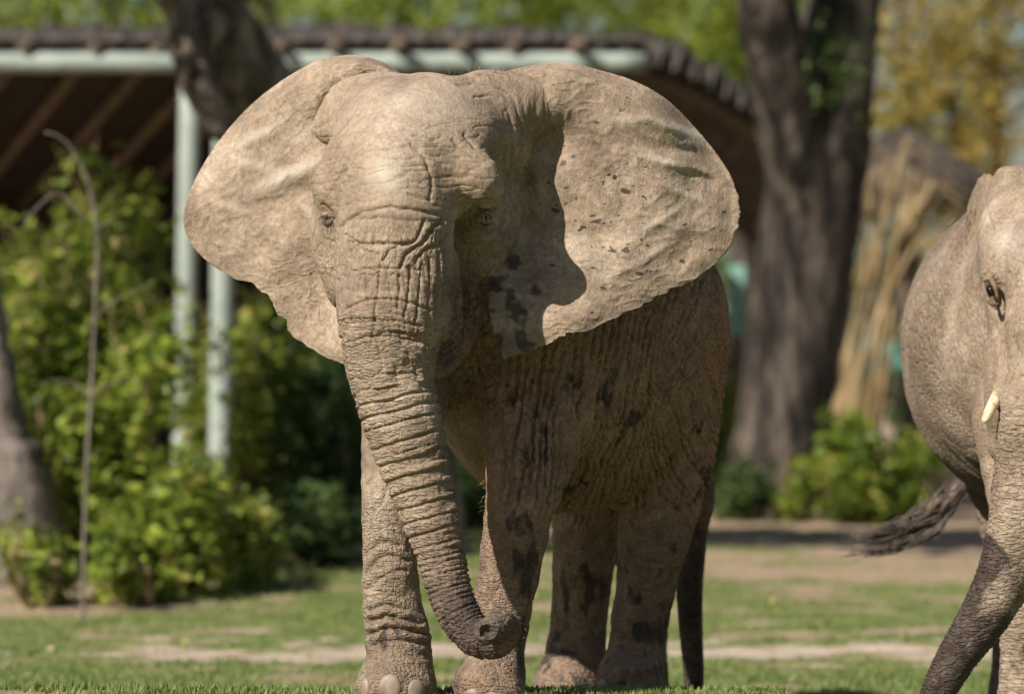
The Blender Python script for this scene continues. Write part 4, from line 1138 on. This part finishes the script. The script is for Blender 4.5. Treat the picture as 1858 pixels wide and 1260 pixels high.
    inR = [(885, 200), (900, 205), (915, 215), (925, 225), (930, 240), (935, 255), (938, 270), (940, 290), (940, 310), (938, 330), (935, 350), (930, 372), (925, 395), (918, 420), (912, 440), (905, 460), (899, 480), (894, 500), (890, 520), (888, 545), (889, 570), (895, 600), (903, 630)]
    def depR(u, v, S, T):
        y = .40 - .02 * sstep(u, 960, 1060) + .12 * sstep(u, 1150, 1350)
        y = y - .17 * sstep(v, 380, 590) * (1 - sstep(u, 1030, 1260))
        y = y + .15 * (1 - sstep(T * (1 + 0 * u), .0, 1)) * 0 + .12 * sstep(T, .80, 1.0) ** 2 * (1 - sstep(S, .35, .5))
        return y
    def foldR(u, v, S, T):
        r = .06 * np.exp(-((u - 985) / 55) ** 2 - ((v - 178) / 48) ** 2)                    # rolled root
        r -= .05 * np.exp(-((u - 1010) / 40) ** 2 - ((v - 265) / 45) ** 2)
        for cu, cv, a, l, w, h in [(1235, 235, .35, 50, 9, .022), (1255, 275, .2, 45, 10, -.02), (1230, 300, .25, 60, 9, .018), (1275, 320, .5, 40, 8, -.014), (1150, 215, -.1, 60, 14, .012), (1250, 355, .4, 50, 8, .012), (1200, 400, -.6, 60, 10, .010), (1090, 430, .5, 50, 16, -.014), (1170, 470, -.5, 60, 8, .008)]:
            du = (u - cu) * math.cos(a) + (v - cv) * math.sin(a); dv = -(u - cu) * math.sin(a) + (v - cv) * math.cos(a)
            r += h * np.exp(-(du / l) ** 2 - (dv / w) ** 2)
        return r
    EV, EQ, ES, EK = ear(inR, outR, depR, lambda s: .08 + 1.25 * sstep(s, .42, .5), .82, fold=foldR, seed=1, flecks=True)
    # image-left ear
    outL = [(735, 138), (715, 124), (690, 110), (655, 100), (620, 100), (585, 106), (550, 122), (505, 150), (455, 190), (405, 245), (365, 305), (338, 365), (333, 405), (346, 442), (380, 478), (425, 506), (455, 514), (472, 530), (486, 536), (496, 556), (505, 574), (519, 580), (522, 602), (548, 624), (585, 646), (618, 660), (640, 664)]
    inL = [(735, 200), (720, 200), (705, 200), (690, 205), (680, 215), (670, 225), (660, 240), (655, 255), (650, 270), (648, 290), (646, 310), (645, 330), (645, 350), (645, 370), (645, 390), (645, 410), (645, 430), (645, 450), (645, 470), (645, 490), (645, 510), (645, 530), (648, 555), (650, 580), (653, 605), (655, 625), (657, 640)]
    def depL(u, v, S, T):
        return .42 + .20 * sstep(-u, -620, -340) + .10 * sstep(T, .82, 1.0) ** 2 * (1 - sstep(S, .3, .45)) - .06 * np.exp(-((u - 640) / 45) ** 2) * sstep(v, 380, 480)
    def foldL(u, v, S, T):
        r = 0
        for cu, cv, a, l, w, h in [(610, 150, -.7, 70, 30, .05), (600, 190, -1.2, 60, 18, -.03), (470, 245, -.5, 50, 14, .014), (520, 320, -.45, 80, 16, .016), (545, 350, -.4, 60, 18, -.014), (455, 300, .2, 50, 10, .010), (560, 385, .8, 45, 12, .014), (600, 480, 1.45, 90, 16, .03), (575, 500, 1.3, 80, 14, -.014), (430, 380, .3, 60, 10, .008), (590, 590, 1.2, 50, 10, -.016)]:
            du = (u - cu) * math.cos(a) + (v - cv) * math.sin(a); dv = -(u - cu) * math.sin(a) + (v - cv) * math.cos(a)
            r = r + h * np.exp(-(du / l) ** 2 - (dv / w) ** 2)
        return r
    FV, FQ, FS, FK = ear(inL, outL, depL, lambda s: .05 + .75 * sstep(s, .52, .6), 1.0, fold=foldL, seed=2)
    n0 = len(V); n1 = n0 + len(EV)
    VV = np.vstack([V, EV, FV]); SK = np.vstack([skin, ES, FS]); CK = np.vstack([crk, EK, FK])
    fac = fac + [EQ + n0, FQ + n1]
    base = np.array([-.05, .5, 0.0])
    e = thing('elephant', 'large dusty tan elephant facing the camera with both ears spread wide', 'elephant', base, 'elephants on the lawn')
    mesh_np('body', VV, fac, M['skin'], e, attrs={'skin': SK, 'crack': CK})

    # -------- eyes, nails, tail, hair
    def surfs(uvY):                       # slide points along their sight lines on to the hide
        uvY = np.asarray(uvY, float)
        p = Wn(uvY[:, 0], uvY[:, 1], uvY[:, 2] - .4)
        dr = p - np.array([[0, -CAMD, CAMH]]); dr /= np.linalg.norm(dr, axis=1)[:, None]
        for _ in range(40): p = p + dr * body.sample(p, [body.D])[0][:, None] * .8
        return p, body.grad_fast(p)
    def surf(u, v, Y):
        p, n = surfs([(u, v, Y)]); return p[0], n[0]
    def basis(n):
        n = n / np.linalg.norm(n); a = np.cross(n, [0, 0, 1.0]); a /= np.linalg.norm(a); return np.stack([a, n, np.cross(a, n)], 1)
    for (u, v, Y, hx) in [(882, 394, .15, 1), (593, 396, .1, -1)]:
        p, n = surf(u, v, Y)
        ey = MB().ellipsoid(p - n * .012, (.021, .019, .019), 16, 12).build('eye', M['eye'], e)
        lids = MB()
        B = basis(n)
        for sg, ww in ((1, .034), (-1, .032)):
            pts = [p + B @ np.array([a * ww, .004 - .010 * abs(a), sg * .017 * (1 - a * a)]) for a in np.linspace(-1, 1, 9)]
            lids.tube(pts, [.004, .007, .010, .012, .012, .012, .010, .007, .004], 8)
            if hx > 0: lids.tube([q_ + B @ np.array([0, -.004, sg * .024]) for q_ in pts], [.003, .006, .009, .010, .010, .010, .009, .006, .003], 8)
        nl = sum(len(x) for x in lids.v)
        lids.build('eyelid', M['skin'], e, attrs={'skin': np.tile([.2, .35, .4, 0], (nl, 1)), 'crack': np.tile([.1, 0, 0, 1.0], (nl, 1))})
        la = MB()
        for k in range(26):
            a = rng.uniform(-.9, .9); r0 = p + B @ np.array([a * .03, .010, .014 * (1 - a * a)])
            dirn = B @ np.array([a * .5 + rng.normal() * .2, 1.0, -.6 + rng.normal() * .2]); dirn /= np.linalg.norm(dirn)
            ln = (.03 if hx > 0 else .018) + .02 * rng.random()
            la.tube([r0, r0 + dirn * ln * .5, r0 + dirn * ln + np.array([0, 0, -.018])], [.0016, .0012, .0005] if hx > 0 else [.0009, .0007, .0003], 4)
        la.build('eyelashes', M['hair_pale'] if hx > 0 else M['hair'], e)
    nails = [(661, 1246, .2, .028, .04), (707, 1243, .1, .05, .05), (757, 1249, .2, .042, .044), (1092, 1247, 1.5, .036, .045), (1126, 1262, 1.45, .045, .045), (855, 1262, .4, .04, .04), (900, 1266, .35, .048, .04), (990, 1262, 2, .04, .04), (1030, 1266, 1.95, .05, .04)]
    for (u, v, Y, w, h) in nails:
        p, n = surf(u, v, Y); n = n * np.array([1, 1, .35]); B = basis(n)
        z0 = gz(p[0], p[1]); 
        MB().ellipsoid(p - B[:, 1] * .007 - np.array([0, 0, .012]), (w * .95, .0155, h * 1.05), 18, 12, B).build('toenail', M['horn'], e)
    # tuft of fur behind the ear hole, bristles on chest and limbs
    fur = MB()
    f_ = rng.random(160)
    pp, nn = surfs(np.stack([955 + 12 * np.sin(f_ * 3) + rng.normal(size=160) * 4, 300 + 110 * f_, 0 * f_ + .3], -1))
    for p, n in zip(pp, nn):
        d = n * .6 + np.array([.5, -.3, -.25 - .3 * rng.random()]) + rng.normal(size=3) * .2; d /= np.linalg.norm(d); l = .025 + .02 * rng.random()
        fur.tube([p, p + d * l * .6, p + d * l + np.array([0, 0, -.008])], [.0014, .001, .0004], 4)
    fur.build('ear_fur', M['hair_tan'], e)['kind'] = 'stuff'
    br = MB(); uv = []
    for k in range(330):
        z = rng.random()
        if z < .35: uv.append((rng.normal(872, 8), rng.uniform(780, 940), .4))
        elif z < .6: uv.append((rng.uniform(945, 1000), rng.uniform(930, 1180), .5))
        elif z < .75: uv.append((rng.uniform(560, 720), rng.uniform(100, 135), .3))
        else: uv.append((rng.uniform(800, 950), rng.uniform(125, 160), .3))
    pp, nn = surfs(uv)
    for p, n in zip(pp, nn):
        if p[1] > 2.2 or body.f(p[None])[0] > .01: continue
        d = n + rng.normal(size=3) * .4; d /= np.linalg.norm(d); l = .02 + .03 * rng.random()
        br.tube([p, p + d * l * .5, p + d * l + np.array([0, 0, -.006])], [.0009, .0007, .0003], 3)
    br.build('bristles', M['hair_tan'], e)['kind'] = 'stuff'
    tl = C4((1170, 560, 2.62, 30), (1160, 700, 2.75, 24), (1150, 850, 2.78, 17), (1150, 960, 2.76, 12), (1152, 1040, 2.75, 8))
    to = MB().tube(tl[:, :3], tl[:, 3], 12, n=30)
    nl = sum(len(x) for x in to.v)
    tp = to.build('tail', M['skin'], e, attrs={'skin': np.tile([.1, .3, .4, 0], (nl, 1)), 'crack': np.tile([.6, 0, 1, 1.0], (nl, 1))})
    tf = MB()
    for k in range(120):
        p = tl[-1, :3] + rng.normal(size=3) * .012 + np.array([0, 0, .1 * rng.random()]); tf.tube([p, p + [rng.normal() * .03, rng.normal() * .03, -.12], p + [rng.normal() * .05, rng.normal() * .05, -.3]], [.0025, .002, .0006], 4)
    tf.build('tail_tuft', M['hair'], tp)
    return body
main_elephant()

#--ELEPHANT TWO--
def second_elephant():
    xc = W(1925, 0, 1.4)[0]; gb = -.32
    def mir(P, x=xc):
        P = np.array(P); P[:, 0] = 2 * x - P[:, 0]; return P
    ch = []
    A = lambda *a, **k: ch.append(Chain(*a, **k))
    bx = 2.52
    A(np.array([[bx - .02, 1.95, 1.42, .50], [bx, 2.3, 1.42, .70], [bx, 2.7, 1.42, .775], [bx + .02, 3.1, 1.45, .70], [bx + .02, 3.4, 1.52, .50]]), k=.1, name='barrel')
    A(np.array([[xc, 1.6, 1.85, .30], [xc + .06, 1.85, 1.7, .40], [bx, 2.1, 1.55, .48]]), k=.15, name='neck')
    def both(P, x=bx, **kw):
        A(P, **kw); A(mir(P, x), **kw)
    both(np.array([[2.22, 1.75, 1.1, .24], [2.21, 1.65, .72, .165], [2.22, 1.6, .36, .14], [2.22, 1.6, .05, .135], [2.22, 1.55, -.22, .17]]), k=.08, name='foreleg')
    both(np.array([[2.28, 3.1, 1.05, .28], [2.30, 3.0, .62, .17], [2.33, 3.15, .25, .125], [2.33, 3.15, .0, .13], [2.33, 3.1, -.22, .16]]), k=.08, name='hindleg')
    both(C4((1852, 356, 1.75, 58), (1850, 420, 1.6, 70)), x=xc, k=.07, name='dome')
    A(np.array([[xc, 1.6, 1.85, .27], [xc, 1.5, 1.6, .27]]), k=.1, name='skull')
    both(C4((1818, 460, 1.42, 40), (1808, 500, 1.38, 30)), x=xc, k=.05, name='brow')
    both(C4((1830, 480, 1.5, 48), (1838, 600, 1.45, 46), (1842, 720, 1.4, 54), (1838, 800, 1.45, 50)), x=xc, k=.07, name='cheek')
    both(C4((1835, 620, 1.3, 30), (1824, 692, 1.22, 25), (1815, 718, 1.17, 18)), x=xc, k=.04, name='tusk_sheath')
    A(C4((1925, 470, 1.3, 100), (1922, 580, 1.22, 98), (1914, 680, 1.18, 92), (1892, 790, 1.12, 84), (1868, 890, 1.06, 70), (1850, 965, 1.0, 60), (1824, 1045, .98, 53), (1784, 1122, .95, 46), (1738, 1190, .92, 38), (1702, 1256, .9, 32), (1686, 1300, .88, 28), (1665, 1322, .86, 24)), k=.06, name='trunk', sub=3)
    both(C4((1795, 527, 1.30, 17)), x=xc, k=.03, op='c', name='socket')
    for sg in (0, 1):
        P = np.array([np.append(W(1790, 480, 1.95), .30)])
        if sg: P = mir(P)
        A(P, k=.05, sc=(.13, 1.15, 1.35), yaw=math.radians(12 if not sg else -12), name='ear')
    body = Body(ch)
    V, Q = body.mesh(.018); V = newton(body, V, 2); Q = orient(V, Q, body)
    f, c = facing(V, Q, -.2); pu, pv = proj(c)
    V, qa, qb, odd = subdivide(V, Q, f & (pu < 1900)); 
    f, c = facing(V, qa, -.1); pu, pv = proj(c)
    V, qa2, qc, odd2 = subdivide(V, qa, f & (pu < 1875) & ((c[:, 1] < 1.95)))
    V = newton(body, V, 2); nrm = body.grad_fast(V); pu, pv = proj(V)
    tr = [c for c in ch if c.name == 'trunk'][0]; dt, s_t = tr.ev(V, True)
    wt = sstep(-dt, -.03, -.005) * sstep(pv, 690, 790)
    disp = np.zeros(len(V))
    sp = lambda s: np.interp(s, [0, .5, .8, 1.1, 1.5, 2.2], [.06, .05, .038, .028, .02, .016])
    fd, stg = rings(s_t, sp, V, 141, .3)
    disp += wt * -.009 * np.exp(-(fd / (.005 + .05 * sp(s_t))) ** 2) * stg * np.interp(s_t, [.3, .8, 1.2, 2], [.7, 1.2, .6, .4])
    inner = wt * sstep(nrm[:, 0], .5, .9) * sstep(pv, 1000, 1060); disp += inner * .010 * np.abs(perlin(V * np.array([22, 22, 34]), 9))
    rest = 1 - wt
    disp += rest * (.010 * fbm(V * 4.0, 145, 2) - .004 * ridged(np.stack([V[:, 0] * 7 + V[:, 1] * 7, V[:, 1] * 5, V[:, 2] * 4], -1), 147, 4) * sstep(V[:, 1], 1.9, 2.1))
    hd = (V[:, 1] < 1.9) * rest * sstep(pv, 250, 300)
    disp += -.004 * hd * ridged(np.stack([V[:, 0] * 14 - V[:, 2] * 6, V[:, 1] * 8, V[:, 2] * 14 + V[:, 0] * 6], -1), 149, 5) * sstep(pu, 1800, 1830)
    for pts, dep, wd in [([(1786, 500), (1796, 495), (1806, 520), (1812, 548)], 6, 3), ([(1783, 530), (1794, 556), (1808, 566)], 6, 3), ([(1806, 590), (1812, 620), (1806, 650), (1800, 690)], 6, 4), ([(1800, 340), (1792, 380), (1800, 420)], 6, 5), ([(1858, 330), (1820, 360), (1806, 400)], 5, 5), ([(1858, 400), (1830, 430), (1815, 445)], 4, 5),
                         ([(1858, 745), (1832, 752), (1818, 790)], 7, 4), ([(1858, 775), (1835, 785), (1822, 806)], 7, 4)]:
        d = polyline_dist(pu, pv, pts); disp += (V[:, 1] < 1.9) * -.0012 * dep * np.exp(-(d / wd) ** 2)
    leg = rest * sstep(-V[:, 2], -.75, -.5); disp += leg * -.006 * ridged(np.stack([V[:, 0] * 6, V[:, 1] * 6, V[:, 2] * 22], -1), 151, 5)
    V = V + nrm * disp[:, None]; V[:, 2] = np.maximum(V[:, 2], gz(V[:, 0], V[:, 1]) - .002)
    mn = fbm(V * 6, 161, 3); mf = fbm(V * 15, 163, 2)
    # wet muddy lower trunk: soaked edge runs slantwise
    soak = np.maximum(sstep(pv + .9 * (1830 - pu), 985, 1020), sstep(pv, 1120, 1160)) * wt
    mud = np.maximum(soak * (.9 + .35 * mn) * (1 - .5 * sstep(pu - (1858 - (pv - 1036) * .62), -75, -20) * (pv < 1120)), leg * (.2 + .5 * mn + .3 * mf))
    dust = .78 + .12 * mn + .06 * (V[:, 1] < 1.9) + .35 * np.exp(-((pu - 1825) / 30) ** 2 - ((pv - 440) / 40) ** 2)
    warm = .5 + .3 * mn
    crack = .2 + .42 * sstep(V[:, 1], 1.95, 2.15) + .3 * wt + .2 * leg
    upg = sstep(V[:, 1], 1.95, 2.2) * (.55 - .5 * sstep(pv, 600, 760)); crs = np.clip(wt + .6 * leg + .5 * sstep(pv, 600, 760) * rest, 0, 1)
    one = np.ones(len(V))
    e = thing('elephant', 'elephant with a short white tusk, cut off by the right picture edge', 'elephant', (bx, 2.2, gb), 'elephants on the lawn')
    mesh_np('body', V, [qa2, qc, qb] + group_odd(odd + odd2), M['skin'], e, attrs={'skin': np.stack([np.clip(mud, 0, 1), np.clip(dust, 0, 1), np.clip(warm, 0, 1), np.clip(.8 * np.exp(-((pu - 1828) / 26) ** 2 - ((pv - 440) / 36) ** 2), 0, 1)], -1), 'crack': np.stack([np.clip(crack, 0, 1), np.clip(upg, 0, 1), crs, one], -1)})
    for mirx in (False, True):
        def w(u, v, Y):
            p = W(u, v, Y)
            if mirx: p[0] = 2 * xc - p[0]
            return p
        MB().ellipsoid(w(1798, 528, 1.335), (.020, .02, .026), 16, 12).build('eye', M['eye'], e)
        tk = np.array([np.append(w(1822, 695, 1.22), .022), np.append(w(1811, 715, 1.17), .0245), np.append(w(1800, 738, 1.11), .0245), np.append(w(1791, 757, 1.07), .021), np.append(w(1787, 764, 1.055), .015), np.append(w(1785, 767, 1.05), .004)])
        MB().tube(tk[:, :3], tk[:, 3], 14, n=20).build('tusk', M['ivory'], e)
        lid = MB()
        lid.tube([w(1784, 510, 1.33), w(1796, 506, 1.295), w(1806, 522, 1.285), w(1811, 545, 1.30)], [.005, .010, .010, .005], 8, n=14)
        lid.tube([w(1784, 512, 1.33), w(1789, 536, 1.30), w(1800, 552, 1.29), w(1811, 552, 1.30)], [.005, .010, .010, .005], 8, n=14)
        nl = sum(len(x) for x in lid.v); lid.build('eyelid', M['skin'], e, attrs={'skin': np.tile([.15, .4, .3, 0], (nl, 1)), 'crack': np.tile([.1, 0, 0, 1.0], (nl, 1))})
    tl = np.array([[2.5, 3.82, 1.72, .07], [2.42, 3.95, 1.45, .055], np.append(W(1800, 800, 3.95), .045), np.append(W(1762, 868, 3.9), .04), np.append(W(1722, 905, 3.85), .034), np.append(W(1680, 925, 3.8), .02)])
    tb = MB().tube(tl[:, :3], tl[:, 3], 12, n=34); nl = sum(len(x) for x in tb.v)
    tp = tb.build('tail', M['skin'], e, attrs={'skin': np.tile([.2, .5, .3, 0], (nl, 1)), 'crack': np.tile([.5, 0, 1, 1.0], (nl, 1))})
    tf = MB()
    for k in range(300):
        f_ = rng.random(); side = 1 if rng.random() < .55 else -1
        p0 = tl[3, :3] * (1 - f_) + tl[5, :3] * f_ + rng.normal(size=3) * .022
        ue, ve = (rng.normal(1572, 22), rng.normal(1002, 7)) if side > 0 else (rng.normal(1562, 16), rng.normal(975, 6))
        p1 = W(1690 + rng.normal() * 10 - 40 * f_, (938 if side < 0 else 962) + rng.normal() * 7, 3.8); p2 = W(1630 + rng.normal() * 8, (958 if side < 0 else 990) + rng.normal() * 6, 3.75); p3 = W(ue, ve, 3.7 + rng.normal() * .03)
        tf.tube([p0, p1, p2, p3], [.0024, .0024, .002, .0006], 4, n=7)
    tf.build('tail_tuft', M['hair'], tp)
    for (x, y) in [(2.11, 1.43), (2.2, 1.39), (2.3, 1.41)]:
        for mx in (0, 1):
            MB().ellipsoid((x if not mx else 2 * bx - x, y, -.245), (.04, .02, .045), 14, 10).build('toenail', M['horn'], e)
    sw = MB()
    p = Wn(rng.uniform(1700, 1775, 30), rng.uniform(385, 425, 30), np.full(30, 1.6)); dr = p - np.array([[0, -CAMD, CAMH]]); dr /= np.linalg.norm(dr, axis=1)[:, None]
    for _ in range(50): p = p + dr * body.sample(p, [body.D])[0][:, None] * .8
    nn = body.grad_fast(p); ok = body.f(p) < .01
    for q, n in zip(p[ok], nn[ok]):
        d = rng.normal(size=3); d -= n * (d @ n); d /= np.linalg.norm(d); q = q + n * .004
        sw.tube([q, q + d * .03, q + d * .05], [.002, .002, .001], 4)
    o = sw.build('straw_wisps', M['straw'], None); tag(o, 'loose straw wisps lying on the back of the right elephant', 'straw', kind='stuff')
second_elephant()

#--ELEPHANT THREE--
def young_elephant():
    ch = []; A = lambda *a, **k: ch.append(Chain(*a, **k))
    x = .48
    A(np.array([[x, 3.3, .82, .27], [x, 3.7, .82, .36], [x, 4.2, .86, .33], [x, 4.4, .9, .22]]), k=.08, sc=(1, 1, 1.15))
    A(np.array([[x + .05, 3.12, 1.14, .21], [x + .05, 3.05, .98, .2]]), k=.1, sc=(1.1, 1, 1))
    A(np.array([[x + .03, 3.2, 1.05, .24], [x, 3.5, .95, .28]]), k=.12)
    for sx in (-1, 1):
        A(np.array([[x + sx * .15, 3.35, .6, .15], [x + sx * .155, 3.3, .3, .095], [x + sx * .155, 3.3, 0, .085], [x + sx * .155, 3.27, -.26, .1]]), k=.06)
        A(np.array([[x + sx * .15, 4.15, .65, .17], [x + sx * .155, 4.1, .3, .1], [x + sx * .155, 4.2, 0, .085], [x + sx * .155, 4.17, -.26, .1]]), k=.06)
        A(np.array([[x + .03 + sx * .30, 3.28, 1.08, .22]]), k=.05, sc=(.12, .9, 1.1), yaw=-sx * .5)
    tr = C4((1140, 700, 2.95, 80), (1195, 790, 2.9, 62), (1246, 868, 2.88, 46), (1258, 905, 2.88, 40), (1257, 960, 2.88, 29), (1251, 1060, 2.88, 25.5), (1254, 1150, 2.88, 22), (1259, 1230, 2.88, 19), (1256, 1262, 2.87, 17))
    A(tr, k=.05, name='trunk')
    body = Body(ch); V, Q = body.mesh(.014); V = newton(body, V, 2); Q = orient(V, Q, body)
    f, c = facing(V, Q, -.2); pu, pv = proj(c)
    V, qa, qb, odd = subdivide(V, Q, f & (pu > 1180)); V = newton(body, V, 2); nrm = body.grad_fast(V); pu, pv = proj(V)
    dt, s_t = ch[-1].ev(V, True); wt = sstep(-dt, -.03, -.004) * sstep(s_t, .2, .4)
    fd, stg = rings(s_t, lambda s: .022 + 0 * s, V, 171, .25)
    V = V + nrm * (wt * -.004 * np.exp(-(fd / .006) ** 2) * stg + (1 - wt) * .006 * fbm(V * 8, 173, 2) - .004 * (1 - wt) * ridged(V * np.array([9, 9, 22]), 175, 5))[:, None]
    V[:, 2] = np.maximum(V[:, 2], gz(V[:, 0], V[:, 1]) - .002)
    mn = fbm(V * 6, 181, 3); one = np.ones(len(V))
    mud = sstep(pv, 930, 1020) * .55 + .35 * mn + .18
    e = thing('elephant', 'small dark wet elephant half hidden behind the large one, trunk hanging straight', 'elephant', (x, 3.6, -.32), 'elephants on the lawn')
    mesh_np('body', V, [qa, qb] + group_odd(odd), M['skin'], e, attrs={'skin': np.stack([np.clip(mud, 0, 1), .15 * one, .3 * one, 0 * one], -1), 'crack': np.stack([.4 * one, 0 * one, np.clip(wt, 0, 1), one], -1)})
    for sx in (-1, 1):
        MB().ellipsoid((x + .05 + sx * .2, 2.98, 1.08), (.014, .014, .014), 12, 8).build('eye', M['eye'], e)
    tl = np.array([[x, 4.62, 1.05, .035], [x, 4.7, .8, .025], [x, 4.7, .5, .015]]); tb = MB().tube(tl[:, :3], tl[:, 3], 8, n=12); nl = sum(len(q) for q in tb.v)
    tb.build('tail', M['skin'], e, attrs={'skin': np.tile([.3, .2, .3, 0], (nl, 1)), 'crack': np.tile([.4, 0, 1, 1.0], (nl, 1))})
young_elephant()
